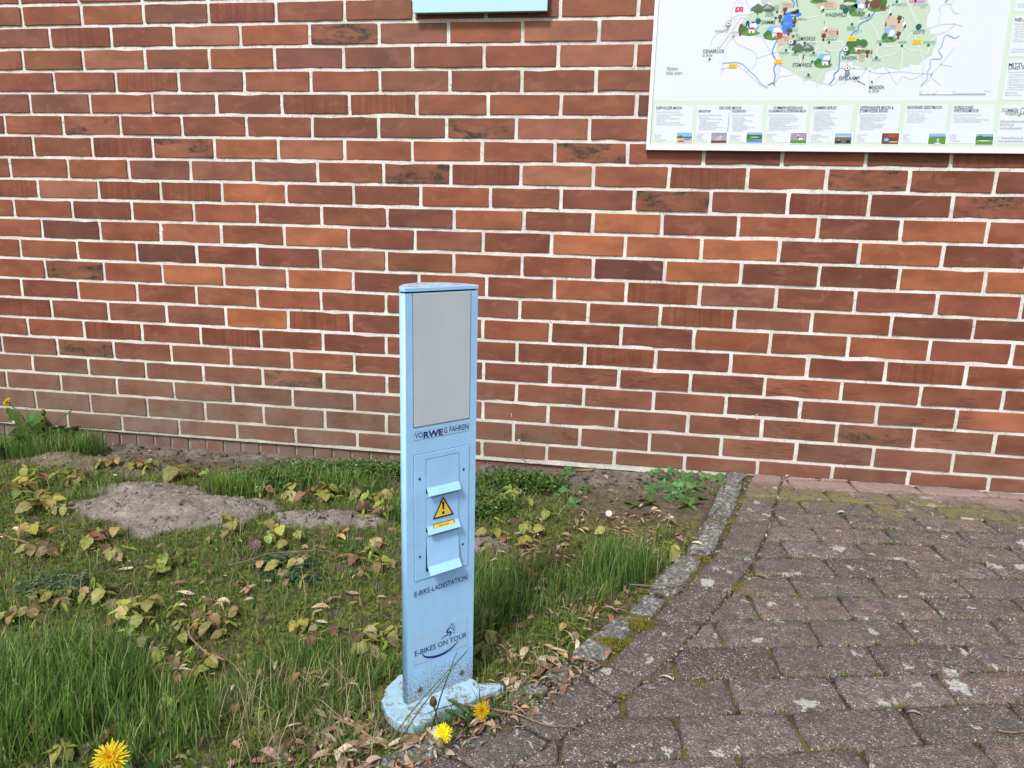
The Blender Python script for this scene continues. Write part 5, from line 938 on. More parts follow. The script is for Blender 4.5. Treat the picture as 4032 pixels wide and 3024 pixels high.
# --- tiny white chickweed flowers
P = np.concatenate([pts_in((1.20, -.18, .27, .08), 26), pts_in((1.03, -.24, .2, .08), 22), pts_in((.9, -.40, .18, .12), 14), pts_in((1.7, -.5, .1, .15), 5)]); P[:, 2] += .028+.03*rng.rand(len(P))
tv = np.array([(0, 0, 0), (.9, -.3, .1), (1, .3, .1), (.2, .5, .05), (0, 1, .1), (-.5, .5, .05), (-1, .2, .1), (-.6, -.5, .05), (-.3, -1, .1), (.4, -.6, .05)]); tf = np.array([(0, 1, 2, 3), (0, 3, 4, 5), (0, 5, 6, 7), (0, 7, 8, 9)])
V, Q = scatter(tv, tf, P, rng.rand(len(P))*6, rng.randn(len(P))*.4, rng.randn(len(P))*.4, np.full(len(P), .0032)); join('chickweed_flowers', [(V, Q, np.ones((len(V), 3))*.75)], M['petal'], 'tiny white chickweed flowers in front of the wall foot', 'flowers', False)

# --- dry leaves
def dead_leaf(L=1., W_=.13, curl=.5, twist=.6, n=6):
    v = []; f = []
    for i in range(n+1):
        t = i/n; w = W_*(math.sin(math.pi*(t*.94+.03))**.7); zc = .10*math.sin(math.pi*t)*(1 if curl > 0 else -.3); a = twist*(t-.5)
        for k, s in enumerate((-1, 0, 1)):
            y = s*w*math.cos(curl); z = abs(s)*w*math.sin(abs(curl))
            v.append((t-.5, y*math.cos(a)-z*math.sin(a)+.06*math.sin(t*3), zc+y*math.sin(a)+z*math.cos(a)))
    for i in range(n):
        for k in range(2): a = i*3+k; f.append((a, a+1, a+4, a+3))
    return np.array(v)*L, np.array(f)
DL = [dead_leaf(1, .13, .5, .6), dead_leaf(1, .20, .25, .4), dead_leaf(1, .10, 1.0, 1.2), dead_leaf(1, .27, .6, -.5), dead_leaf(1, .16, -.35, .9)]
DC = np.array([(.40, .26, .17), (.33, .20, .14), (.47, .34, .25), (.60, .51, .40), (.24, .15, .105), (.17, .105, .08), (.42, .29, .24), (.47, .28, .16)])
def dead(P, lo, hi, lift=.006, per_t=.8):
    out = []; k = rng.randint(len(DL), size=len(P))
    for i, (tv, tf) in enumerate(DL):
        Q_ = P[k == i].copy(); n = len(Q_)
        if not n: continue
        Q_[:, 2] += lift*(.2+rng.rand(n)); V, Q = scatter(tv, tf, Q_, rng.rand(n)*6.283, rng.randn(n)*.35*per_t, rng.randn(n)*.25*per_t, lo+(hi-lo)*rng.rand(n)**1.5)
        out.append((V, Q, np.repeat(DC[rng.randint(len(DC), size=n)]*(.75+.5*rng.rand(n))[:, None], len(tv), 0)))
    return out
def litter_d(x, y):
    e = curb_x(y)-x; d = .22+.5*np.clip(fbm(x, y, 3.5, 2, 55), 0, 1); d = d*(1-np.clip(mound_mask(x, y), 0, .9)); d = np.maximum(d, sstep(.28, .02, e)*.9*sstep(.12, .3, -y)); return np.where(y > -.15, d*.3, d)
ls = []
ls += dead(lawn_points(5500, litter_d), .008, .028, .014)
ls += dead(pts_in((1.72, -1.56, .16, .10), 130), .015, .045); ls += dead(pts_in((1.95, -1.30, .10, .12), 110), .012, .030); ls += dead(pts_in((2.0, -.85, .20, .22), 260), .012, .034); ls += dead(pts_in((1.97, -1.37, .09, .07), 70), .014, .034); ls += dead(pts_in((1.80, -1.545, .07, .03), 40), .012, .03); ls += dead(pts_in((2.2, -.52, .13, .20), 140), .012, .034); ls += dead(pts_in((1.45, -1.62, .25, .06), 60), .015, .040)
ls += dead(strip_pts(150, .075), .012, .032, .010)
join('leaf_litter', ls, M['dead'], 'small dry brown leaves and leaf scraps lying on the soil', 'leaf litter')
# crumbs of soil
n = 15000; x = -.6+rng.rand(n)*3.2; y = -.9*rng.rand(n); k = ok_soil(x, y) & (rng.rand(n) < np.clip(np.maximum(mound_mask(x, y)*.8, .8*sstep(.45, .1, -y)), 0, 1)); P = np.c_[x[k], y[k], gz(x[k], y[k])+.001]
ct = np.array([(-1, -1, -.7), (1, -.8, -.7), (.9, 1, -.7), (-.8, .9, -.7), (-.7, -.6, .7), (.6, -.7, .8), (.7, .6, .6), (-.5, .7, .9)]); cf = np.array([(0, 1, 5, 4), (1, 2, 6, 5), (2, 3, 7, 6), (3, 0, 4, 7), (4, 5, 6, 7)])
sc = (.0010+.0075*rng.rand(len(P))**6.0)[:, None]*(.7+.6*rng.rand(len(P), 3)); V, Q = scatter(ct, cf, P, rng.rand(len(P))*6, rng.randn(len(P)), rng.randn(len(P)), sc)
wv = np.repeat(np.c_[np.clip(mound_mask(P[:, 0], P[:, 1]), 0, 1), P[:, 0]*0, P[:, 0]*0], 8, 0); o = link('soil_crumbs', big_mesh('soil_crumbs', V, Q, M['soil'], np.ones((len(V), 3)), wv, False)); tag(o, 'loose crumbs of soil on the mole-hills and along the wall foot', 'soil', None, 'stuff')

# --- moss cushions in kerb gaps and paving joints, star sprigs
def tiny_spikes(P, h, cols, w=.0008, lean=.7): return blades(P, h, w, lean, 0, cols)
ms = []
MC = [(.25, .22, .035), (.18, .165, .03), (.30, .27, .06), (.12, .11, .025)]
for (px, py, rx, ry, n) in [(2510, 2460, .045, .028, 1500), (2398, 2535, .042, .028, 1200), (2768, 2205, .030, .016, 500), (2755, 2690, .02, .015, 160), (2740, 2265, .012, .03, 220), (2905, 2310, .018, .03, 260), (3155, 2350, .03, .008, 160), (2880, 2190, .03, .010, 160), (2485, 2745, .03, .012, 160)]:
    c = on_paving(px, py); a = rng.rand(n)*6.283; r = np.sqrt(rng.rand(n)); x = c[0]+rx*r*np.cos(a)*(1+.2*np.sin(3*a)); y = c[1]+ry*r*np.sin(a)*(1+.25*np.cos(2*a)); hh = .009*(1-r**2)*(1 if n > 400 else .3); ms.append(tiny_spikes(np.c_[x, y, pav_z(x, y)+hh], .007, MC, .0014, 1.0))
join('moss', ms, M['moss'], 'yellow-green moss cushions on the kerb stones and in the paving joints', 'moss')
js = []
for k in range(-2, 15):
    for _ in range(42 if k > 0 else 16):
        x = 2.0+rng.rand()*1.9; y = -.31-.1003*k+(.12+.0148*np.clip(k, -1, 12))*(x-2.9)
        if x < band_x(y)+.01 or y > -.03: continue
        m = rng.randint(5, 16); js.append(blades(np.c_[x+rng.randn(m)*.006, y+rng.randn(m)*.0018, np.full(m, float(pav_z(x, y))-.004)], .017, .0020, 1.3, .15, [(.22, .27, .07), (.28, .31, .10), (.17, .20, .05)]))
for _ in range(70):
    t = rng.rand(); y = -.1-1.5*t; x = float(band_x(y)) if rng.rand() < .6 else float(curb_x(y))+.075; m = rng.randint(4, 14); js.append(blades(np.c_[x+rng.randn(m)*.003, y+rng.randn(m)*.006, np.full(m, float(pav_z(x, y))-.005)], .011, .0015, 1.3, .2, [(.13, .17, .04), (.17, .20, .06)]))
join('joint_weeds', js, M['grass'], 'tiny pale green sprigs growing in the paving joints', 'weeds')
# grit in the joints
n = 1500; k = rng.randint(-2, 15, n); x = 2.0+rng.rand(n)*1.9; y = -.31-.1003*k+(.12+.0148*np.clip(k, -1, 12))*(x-2.9)+rng.randn(n)*.003; kk = (x > band_x(y)) & (y < -.02); P = np.c_[x[kk], y[kk], pav_z(x[kk], y[kk])-.004]
P2 = np.array([(float(band_x(t))+rng.randn()*.003, t, float(pav_z(0, t))-.004) for t in -1.7*rng.rand(260)]); P3 = np.array([(float(curb_x(t))+.07+rng.randn()*.012, t, float(pav_z(0, t))-.004) for t in -1.7*rng.rand(260)]); P4 = strip_pts(1100, .08); P = np.concatenate([P, P2, P3, P4])
sc = (.0012+.0026*rng.rand(len(P))**2)[:, None]*(.7+.6*rng.rand(len(P), 3)); V, Q = scatter(ct, cf, P, rng.rand(len(P))*6, rng.randn(len(P)), rng.randn(len(P)), sc); gc = np.array([(.30, .26, .22), (.16, .13, .11), (.24, .17, .12), (.5, .47, .42)])
o = link('joint_grit', big_mesh('joint_grit', V, Q, M['dead'], np.repeat(gc[rng.randint(4, size=len(P))], 8, 0), None, False)); tag(o, 'small grit stones lying in the paving joints', 'grit', None, 'stuff')

# ---------------------------------------------------------------- single leaves, seedlings, plants
def toothed_leaf(L, W_, droop=.5, fold=.35, n=7, teeth=.10, cordate=.12):
    """pointed toothed leaf along +x, midrib at y=0; 4 verts across"""
    v = []; f = []
    for i in range(n+1):
        t = i/n; w = W_*.5*(math.sin(math.pi*min(1, t**.62*.98+.02)))**.85 if i < n else 0.0
        w *= (1+teeth*(1 if i % 2 else -1)); x = L*(t-cordate*(.0 if i else 0)); z = -droop*L*t*t
        xo = x-cordate*L*(1-t)**3
        v += [(xo, -w, z+fold*w), (x, -w*.5, z+fold*w*.42), (x, 0, z), (x, w*.5, z+fold*w*.42), (xo, w, z+fold*w)]
    for i in range(n):
        for k in range(4): a = i*5+k; f.append((a, a+1, a+6, a+5))
    return np.array(v), f
def strap(L, W_, droop=.4, n=4):
    v = []; f = []
    for i in range(n+1):
        t = i/n; w = W_*.5*(.35+.65*math.sin(math.pi*(t*.85+.08)))*(.6 if i == n else 1); z = -droop*L*t*t
        v += [(L*t, -w, z+.2*w), (L*t, 0, z), (L*t, w, z+.2*w)]
    for i in range(n):
        for k in range(2): a = i*3+k; f.append((a, a+1, a+4, a+3))
    return np.array(v), f
LC = {'bronze': (.31, .235, .12), 'olive': (.30, .30, .09), 'lime': (.36, .44, .09), 'green': (.17, .26, .06), 'pink': (.34, .20, .145), 'purple': (.17, .085, .085), 'yellow': (.50, .45, .11), 'rust': (.37, .21, .11)}
def seedling_mesh(col, nl, L, h, straps=True, seed=0):
    r = np.random.RandomState(seed); m = MB(); top = np.array([r.randn()*.004, r.randn()*.004, h])
    v, f = tube([(0, 0, -.006), top*.5+np.array([.002, 0, 0]), top], [.0009, .0008, .0007], 4); m.add(v, f, (.22, .13, .06))
    a0 = r.rand()*6
    if straps:
        for k in range(2):
            v, f = strap(.024+.010*r.rand(), .0080, .15+.3*r.rand()); v = xform(v, top*(.72+.05*k), a0+k*3.14+r.randn()*.3, 0, -.25+.3*r.randn()); m.add(v, f, np.array(LC['lime'])*(.7+.4*r.rand()))
    for k in range(nl):
        LL = L*(.75+.4*r.rand()); LL *= 1.12; v, f = toothed_leaf(LL, LL*.86, .12+.3*r.rand(), .08+.18*r.rand()); v = xform(v, (0, 0, 0), 0, r.randn()*.3, .15+.6*r.rand())
        v = v+np.array([.004, 0, 0]); v = xform(v, top, a0+1.57+k*6.283/nl+r.randn()*.25); m.add(v, f, np.array(LC[col])*(.8+.35*r.rand())*np.array([1, 1+.1*r.randn(), 1]))
    return m.mesh('seedling', M['leaf'], True)
VAR = [('bronze', 2, .030), ('olive', 2, .028), ('lime', 0, .0), ('bronze', 4, .026), ('olive', 4, .030), ('pink', 2, .030), ('purple', 2, .032), ('yellow', 3, .026), ('green', 2, .024), ('rust', 2, .027), ('lime', 0, .0), ('bronze', 2, .038)]
SM = [seedling_mesh(c, n, L, .022+.018*((i*7) % 5)/5, True, i) for i, (c, n, L) in enumerate(VAR)]
WORDS = {'bronze': 'bronze-leaved maple seedling with two toothed leaves in the lawn', 'olive': 'olive-green maple seedling standing in the lawn', 'lime': 'bright green strap-leaved young seedling in the lawn', 'pink': 'pinkish brown maple seedling in the lawn', 'purple': 'dark purple-leaved seedling in the lawn', 'yellow': 'yellowing maple seedling in the lawn', 'green': 'small fresh green seedling in the lawn', 'rust': 'rust-tinted maple seedling in the lawn'}
def put_seedling(i, P, s, label=None):
    c = VAR[i][0]; o = link('seedling', SM[i], None, tuple(P), (rng.randn()*.15, rng.randn()*.15, rng.rand()*6.283)); o.scale = (s, s, s)
    tag(o, label or WORDS[c], 'seedling', 'maple seedlings scattered through the lawn' if not label else None); return o
# clusters read off the photograph (source pixels, count, spread px, scale)
CL = [((120, 1930), 13, 95, 40, 1.15), ((280, 1900), 8, 60, 30, 1.1), ((200, 2010), 8, 110, 40, 1.1), ((430, 1840), 4, 40, 15, 1.0), ((560, 1850), 5, 50, 15, 1.0), ((880, 1900), 6, 60, 25, 1.0), ((1120, 1960), 8, 120, 25, 1.05), ((1330, 1950), 14, 130, 30, 1.05), ((1500, 2000), 10, 70, 60, 1.05),
      ((130, 2150), 8, 110, 50, 1.0), ((390, 2120), 6, 60, 50, 1.0), ((480, 2190), 3, 60, 20, 1.0), ((650, 2230), 5, 60, 40, .95), ((880, 2100), 4, 80, 40, .95), ((1080, 2150), 5, 90, 40, .9), ((1150, 2270), 6, 120, 40, .9), ((1450, 2230), 8, 80, 60, 1.), ((300, 2380), 10, 140, 50, .9), ((560, 2470), 10, 120, 60, .9), ((100, 2450), 7, 90, 60, .85), ((860, 2450), 8, 90, 70, .85), ((1230, 2480), 5, 90, 50, .8), ((1480, 2540), 9, 90, 60, .85), ((700, 2620), 7, 140, 70, .75), ((420, 2800), 6, 160, 90, .7), ((1000, 2750), 5, 160, 80, .7), ((170, 2960), 3, 80, 40, .8), ((1380, 2820), 3, 80, 60, .7),
      ((1930, 1990), 6, 40, 40, 1.0), ((2010, 1950), 9, 70, 40, 1.0), ((1960, 2110), 6, 70, 50, .95), ((2080, 2100), 5, 60, 60, .9), ((1900, 2500), 8, 40, 60, .85), ((2080, 2330), 3, 80, 80, .8), ((2280, 2500), 3, 80, 50, .8), ((2650, 2210), 3, 30, 30, .9), ((2450, 2110), 2, 60, 40, .9)]
for (c, n, sx, sy, s) in CL:
    for _ in range(int(n*1.4)):
        P = on_ground(c[0]+rng.randn()*sx*.6, c[1]+rng.randn()*sy*.6)
        if not ok_soil(P[0], P[1], .02) or in_bollard(P[0], P[1], .0): continue
        i = int(rng.choice(len(VAR), p=[.19, .16, .10, .07, .08, .09, .03, .04, .05, .06, .09, .04])); put_seedling(i, P, s*(.75+.5*rng.rand()))
big = seedling_mesh('olive', 3, .062, .045, False, 51); P = on_ground(700, 1885)
o = link('seedling', big, None, tuple(P), (0, 0, 1.2)); tag(o, 'largest olive-green seedling with broad leaves behind the pale soil mound', 'seedling')
# single dry leaves that can be picked out
DM = []
for i, (tv, tf) in enumerate(DL):
    for j, c in enumerate((0, 2, 3, 4, 7)):
        m = MB().add(tv, [tuple(q) for q in tf], DC[c]); DM.append((m.mesh('dry_leaf', M['dead'], True), c))
DW = {0: 'tan brown', 2: 'light brown', 3: 'pale straw-coloured', 4: 'dark brown', 7: 'orange brown'}
def put_dead(px, py, L, k=None, rz=None, label=None, pav=False, group='dry leaves lying on the soil'):
    P = on_paving(px, py) if pav else on_ground(px, py)
    if pav: P[2] += .004
    else: P[2] += .010
    k = rng.randint(len(DM)) if k is None else k; me, c = DM[k]; o = link('dry_leaf', me, None, tuple(P), (rng.randn()*.15, rng.randn()*.12, rng.rand()*6.28 if rz is None else rz)); o.scale = (L, L, L)
    if label: tag(o, label, 'leaf')
    else: tag(o, DW[c]+' dry leaf curled on the ground among the grass', 'leaf', group)
for (cx, cy, n, sx, sy, L) in [(300, 2200, 10, 200, 90, .035), (800, 2350, 14, 260, 90, .034), (1350, 2150, 12, 180, 60, .036), (1300, 2400, 10, 160, 70, .036), (600, 2600, 10, 300, 120, .032), (1300, 2700, 10, 200, 90, .034), (1500, 2950, 16, 150, 50, .035), (2050, 2200, 14, 110, 80, .034), (2120, 2330, 14, 130, 70, .034), (2300, 2060, 10, 160, 40, .036), (2600, 2050, 8, 90, 50, .036), (2150, 2640, 14, 120, 50, .034), (2350, 2420, 8, 80, 50, .034), (1650, 2920, 8, 90, 30, .032), (2240, 2560, 6, 60, 30, .04)]:
    for _ in range(n):
        x, y = cx+rng.randn()*sx*.6, cy+rng.randn()*sy*.6
        P = on_ground(x, min(y, 3010))
        if ok_soil(P[0], P[1]) and not in_bollard(P[0], P[1]): put_dead(x, min(y, 3010), L*(.7+.7*rng.rand()))
for px, py, L, k, rz, lab in [(2832, 2068, .030, 5+4, .2, 'orange brown leaf lying on the first kerb stone'), (2745, 2149, .036, 2, .1, 'pale straw-coloured leaf lying flat on the lower end of the first kerb stone'), (2757, 2180, .035, 3, .3, 'dark leaf in the gap between the first and second kerb stones'), (3017, 2115, .024, 2, 1.4, 'pale leaf stuck in the joint beside the edge row of pavers'), (3310, 2024, .026, 7, .1, 'pale leaf lying on the paving below the algae band'), (3430, 2192, .022, 2, -.5, 'small pale leaf lying in a paving joint at mid distance'), (3000, 2280, .035, 3, -.2, 'brown leaf lying across a paving joint'), (3282, 1878, .030, 4, -.2, 'rust-brown leaf lying on the paving against the wall'), (3100, 1880, .022, 9, .8, 'small curled brown leaf where paving meets the wall'), (2622, 2680, .030, 2, -.05, 'pale narrow leaf lying on the edge paver beside the bollard end of the kerb'), (3600, 2818, .026, 7, .0, 'pale leaf lying on the lower right pavers'), (2395, 2582, .024, 9, 1.3, 'orange leaf standing between moss and edge paver'), (2085, 2750, .036, 7, .4, 'pale oval leaf on dark soil right of the foot plate'), (2040, 2715, .030, 7, 1.4, 'small pale leaf standing on end right of the foot plate'), (1920, 2768, .034, 4+5, 1.0, 'brown leaf leaning behind the right dandelion flower'), (1800, 2945, .024, 4, .1, 'small orange leaf on the paver below the dandelion flowers'), (2060, 2868, .036, 1, .0, 'brown leaf lying under the long straw right of the dandelions'), (3520, 1868+30, .03, 3, .0, 'thin brown leaf scrap on the algae-covered paving')]:
    put_dead(px, py, L, k, rz, lab, pav=py > 2000 and px > 2350 or px > 2900)
P = np.array([BLc[0]-.012, BLc[1]+.046, .0085]); me = DM[5][0]; o = link('dry_leaf', me, None, tuple(P), (.1, .1, .4)); o.scale = (.034, .034, .034); tag(o, 'brown leaf lying on the left end of the blue foot plate', 'leaf')
# twigs
def twig(name, pxs, r0, r1, label, mat='twig', pav=False, lift=.006, branches=(), cat='twig'):
    f_ = on_paving if pav else on_ground; pts = np.array([f_(*p) for p in pxs]); pts[:, 2] += lift+.003*rng.rand(len(pts)); q = smooth3(pts); o0 = pts[0].copy()
    m = MB(); v, f = tube(q-o0, np.linspace(r0, r1, len(q)), 6); m.add(v, f)
    for b in branches:
        bp = np.array([f_(*p) for p in b]); bp[:, 2] += lift; qb = smooth3(bp); v, f = tube(qb-o0, np.linspace(r0*.6, r1*.5, len(qb)), 5); m.add(v, f)
    o = link(name, m.mesh(name, M[mat], True), None, tuple(o0)); tag(o, label, cat); return o
def smooth3(P, k=4):
    P = np.array(P); out = []; n = len(P)
    for i in range(n-1):
        p0 = P[max(i-1, 0)]; p1 = P[i]; p2 = P[i+1]; p3 = P[min(i+2, n-1)]
        for m in range(k): t = m/k; out.append(.5*((2*p1)+(-p0+p2)*t+(2*p0-5*p1+4*p2-p3)*t*t+(-p0+3*p1-3*p2+p3)*t**3))
    out.append(P[-1]); return np.array(out)
twig('stick', [(2265, 1862), (2320, 1860), (2360, 1850), (2397, 1846)], .0055, .0045, 'short pale thick stick lying at the foot of the wall', 'twig', lift=.008, cat='stick')
twig('twig', [(2475, 2322), (2560, 2328), (2640, 2325), (2708, 2308)], .0019, .0012, 'grey forked twig lying across the kerb and edge pavers', 'twigg', True, .012, [((2655, 2322), (2635, 2345), (2620, 2362), (2640, 2400), (2700, 2440), (2790, 2475)), ((2620, 2362), (2560, 2345), (2500, 2335)), ((2660, 2350), (2700, 2340))])
twig('twig', [(1830, 2790), (1880, 2800), (1950, 2812), (2040, 2835), (2100, 2860), (2170, 2875), (2270, 2878)], .0022, .0009, 'long brown stem trailing over the pavers right of the dandelions', 'twig', True, .008, [((2255, 2878), (2300, 2900), (2325, 2930)), ((1870, 2800), (1800, 2790), (1720, 2810), (1650, 2840))])
twig('twig', [(745, 2505), (752, 2555), (790, 2600), (820, 2625), (850, 2640), (885, 2655)], .0020, .0024, 'reddish branched twig lying in the grass left of the bollard', 'twig', False, .030, [((790, 2602), (760, 2640), (715, 2665)), ((822, 2625), (790, 2660), (760, 2690)), ((800, 2608), (830, 2570))])
twig('twig', [(0, 2130), (60, 2150), (110, 2165), (200, 2195)], .0022, .0012, 'pale twig lying in the lawn at the left edge', 'twig', False, .02, [((170, 2185), (200, 2215))])
twig('twig', [(900, 2260), (980, 2240), (1060, 2215), (1160, 2205), (1260, 2198), (1320, 2210)], .0024, .0012, 'long grey twig lying across the lawn between the two soil mounds', 'twigg', False, .022, [((980, 2240), (1000, 2200), (1010, 2150)), ((940, 2250), (930, 2160), (915, 2100)), ((900, 2250), (950, 2215)), ((1060, 2215), (1130, 2230))])
twig('twig', [(2290, 2010), (2320, 2050), (2345, 2090), (2365, 2120)], .0012, .0009, 'thin pale stem standing beside the white daisy', 'twig', False, .01, cat='stem')
twig('twig', [(1300, 2845), (1400, 2890), (1480, 2945), (1560, 2975), (1640, 2990), (1720, 3010)], .0030, .0014, 'straw-coloured stem lying across the bottom edge in front of the bollard', 'twig', False, .014, [((1530, 2960), (1570, 2900), (1590, 2830)), ((1420, 2895), (1500, 2860), (1600, 2838))])
twig('twig', [(1640, 2990), (1700, 2960), (1740, 2920), (1765, 2890)], .0014, .0010, 'thin brown stem under the left dandelion flower', 'twig', True, .010)
twig('twig', [(3925, 2892), (3980, 2898), (4032, 2895)], .0022, .0012, 'thin twig lying on the pavers at the right edge', 'twig', True, .005)
twig('twig', [(3945, 2590), (3990, 2600), (4032, 2602)], .0016, .001, 'small dark twig on the pavers near the right edge', 'twigg', True, .005)
twig('twig', [(3480, 1945), (3560, 1945), (3640, 1958), (3675, 1955)], .0018, .0008, 'thin twig on the algae-covered paving below the wall', 'twigg', True, .004)
twig('twig', [(1020, 2445), (1010, 2500), (1020, 2560)], .0014, .001, 'upright thin straw stem in the lawn centre', 'twig', False, .02, cat='stem')

# ---------------------------------------------------------------- dandelions
def dand_leaf(L, W_):
    v = []; f = []; n = 12
    for i in range(n+1):
        t = i/n; w = W_*.5*(.25+.9*t)*(1 if t < .85 else (1-t)/.15*.9+.05)*(1.0 if i % 2 else .42); z = L*(.28*t-.34*t*t)
        v += [(L*t-(.03*L if i % 2 else 0), -w, z), (L*t, 0, z-.004), (L*t-(.03*L if i % 2 else 0), w, z)]
    for i in range(n):
        for k in range(2): a = i*3+k; f.append((a, a+1, a+4, a+3))
    return np.array(v), f
def dandelion(base, top, face, R_, label, leaves=5, leafL=.10, stemc=(.20, .22, .06), group=None):
    base = np.array(base); top = np.array(top); t = thing('dandelion', label, 'dandelion', tuple(base)); d = top-base
    v, f = tube(smooth3([(0, 0, -.01), d*.35+np.array([.01, 0, .008]), d*.75+np.array([.008, 0, .008]), d]), .0021, 6); link('stem', MB().add(v, f, stemc).mesh('stem', M['leaf'], True), t)
    face = np.array(face, float); face /= np.linalg.norm(face); q = Vector(face).to_track_quat('Z', 'Y').to_matrix(); Q3 = np.array(q)
    m = MB()
    for ring, (cnt, rr, el) in enumerate([(34, 1.0, .10), (30, .84, .34), (26, .66, .60), (22, .46, .88), (14, .26, 1.2)]):
        for k in range(cnt):
            a = 6.283*k/cnt+rng.randn()*.06; L = R_*rr*(.9+.2*rng.rand()); e = el+rng.randn()*.07; w = R_*.075
            pts = []
            for s, ww in ((.12, .5), (.55, 1.), (.93, .95), (1., .5)):
                rad = L*s*math.cos(e*s**.6); z = L*s*math.sin(e)*.9+.0015*ring; 
                for sd in (-1, 1): pts.append((rad*math.cos(a)-sd*w*ww*.5*math.sin(a), rad*math.sin(a)+sd*w*ww*.5*math.cos(a), z+rng.randn()*.0002))
            m.add(np.array(pts)@Q3.T, [(0, 1, 3, 2), (2, 3, 5, 4), (4, 5, 7, 6)], np.array((.90, .74, .02))*(.92+.12*rng.rand()) if ring < 3 else np.array((.88, .66, .015)))
    link('flower_head', m.mesh('flower_head', M['petal']), t, tuple(d))
    cm_ = MB()
    for k in range(12): a = 6.283*k/12; pts = np.array([(.003*math.cos(a+.3), .003*math.sin(a+.3), -.010), (.003*math.cos(a-.3), .003*math.sin(a-.3), -.010), (.0065*math.cos(a-.15), .0065*math.sin(a-.15), .001), (.0065*math.cos(a+.15), .0065*math.sin(a+.15), .001)]); cm_.add(pts@Q3.T, [(0, 1, 2, 3)], (.10, .16, .04))
    link('calyx', cm_.mesh('calyx', M['leaf']), t, tuple(d))
    for k in range(leaves):
        v, f = dand_leaf(leafL*(.8+.4*rng.rand()), leafL*.30); lm = MB().add(v, f, np.array((.06, .13, .025))*(.8+.4*rng.rand())); o = link('leaf', lm.mesh('leaf', M['leaf'], True), t, (0, 0, .002)); o.rotation_euler = (rng.randn()*.2, -.1-.3*rng.rand(), 6.283*k/leaves+rng.randn()*.4)
    return t
tocam = lambda P: CAM-np.array(P)
def up_from(px, py, dist_like):   # point on the viewing ray at the same distance from the wall as a given ground point
    d = ray(px, py); return CAM+d*((dist_like[1]-CAM[1])/d[1])
tp = on_level(436, 2985, .075); b = tp+np.array([.012, .012, 0]); b[2] = gz(b[0], b[1]); dandelion(b, tp, (.2, -.62, .75), .0265, 'largest dandelion in flower at the bottom edge of the lawn', 5, .09)
b = on_ground(1835, 2885); b[2] = .002; tp = on_level(1745, 2886, .036); dandelion(b, tp, (.1, -.75, .65), .0165, 'left one of two dandelion flowers in front of the bollard', 2, .05, (.16, .05, .045)); dl2 = b
b = on_ground(1862, 2858); b[2] = .002; tp = up_from(1896, 2797, b+np.array([.005, .0, 0])); dandelion(b, tp, (.35, -.7, .6), .0165, 'right one of two dandelion flowers beside the foot plate', 2, .05, (.18, .05, .045))
b = on_ground(165, 1760); tp = up_from(30, 1584, b); dandelion(b, tp, (-.35, -.7, .6), .0200, 'dandelion flower leaning out of the weeds against the wall at far left', 8, .17)
# closed dandelion buds
def bud(base, top, label, col, tip, s=1.):
    base = np.array(base); d = np.array(top)-base; t = thing('dandelion_bud', label, 'dandelion bud', tuple(base)); v, f = tube(smooth3([(0, 0, -.01), d*.5+np.array([.004, 0, 0]), d]), .0019*s, 6); link('stem', MB().add(v, f, (.17, .16, .05)).mesh('stem', M['leaf'], True), t)
    v, f = tube([d+np.array([0, 0, z]) for z in np.array([0, .003, .009, .015, .019])*s], np.array([.002, .0065, .0075, .0055, .003])*s, 9); link('bud', MB().add(v, f, col).mesh('bud', M['leaf'], True), t)
    m = MB()
    for k in range(14): a = k*.45; m.add(np.array([(.002*math.cos(a), .002*math.sin(a), .015), (.0035*math.cos(a+.4), .0035*math.sin(a+.4), .015), (.005*math.cos(a+.2), .005*math.sin(a+.2), .024)])*s+d, [(0, 1, 2)], tip)
    link('petal_tips', m.mesh('petal_tips', M['petal']), t)
b = on_ground(185, 1770); bud(b, up_from(172, 1635, b), 'half-closed dandelion bud among the weeds near the wall', (.10, .14, .03), (.80, .68, .03), 1.25)
b = on_level(1712, 2835, .006); bud(b, on_level(1706, 2780, .040), 'faded dandelion bud with yellow tip in front of the foot plate', (.14, .10, .04), (.75, .45, .02), .95)
b = on_level(1740, 2962, .002); bud(b, on_level(1733, 2945, .018), 'withered brown dandelion head below the left flower', (.34, .24, .13), (.45, .36, .2), .95)
# weeds by the wall on the left: broad leaves
rw = thing('weed_clump', 'rosette of broad dandelion leaves against the wall at far left', 'weed', tuple(on_ground(120, 1775)))
for k in range(22):
    v, f = dand_leaf(.14+.09*rng.rand(), .065); o = link('leaf', MB().add(v, f, np.array((.09, .19, .045))*(.8+.5*rng.rand())).mesh('leaf', M['leaf'], True), rw, (rng.randn()*.035, rng.randn()*.02, .005)); o.rotation_euler = (rng.randn()*.25, -.25-.7*rng.rand(), rng.rand()*6.28)
# ---------------------------------------------------------------- cranesbill clumps
def palm_leaf(Rl, seed=0):
    r = np.random.RandomState(seed); m = 35; v = [(0, 0, -.10*Rl)]; f = []
    ring = []
    for i in range(m):
        a = -2.75+5.5*i/(m-1); lobe = abs(math.cos(a*7/5.5*math.pi/1.0*.5*1.0+0)); lob = .70+.30*abs(math.cos(7*(a+2.75)/5.5*math.pi/2*1.0)); tooth = 1+.07*math.cos(i*math.pi); rr = Rl*lob*tooth*(.92+.1*math.cos(a*.5))
        z = .10*Rl*math.cos(7*(a+2.75)/5.5*math.pi)-.06*Rl; v.append((rr*math.cos(a)*.5, rr*math.sin(a)*.5, z*.3)); ring.append((rr*math.cos(a), rr*math.sin(a), z))
    v += ring
    for i in range(1, m): f.append((0, i, i+1)); f.append((i, m+i, m+i+1, i+1))
    return np.array(v), f
PLM = [palm_leaf(1, k) for k in range(2)]
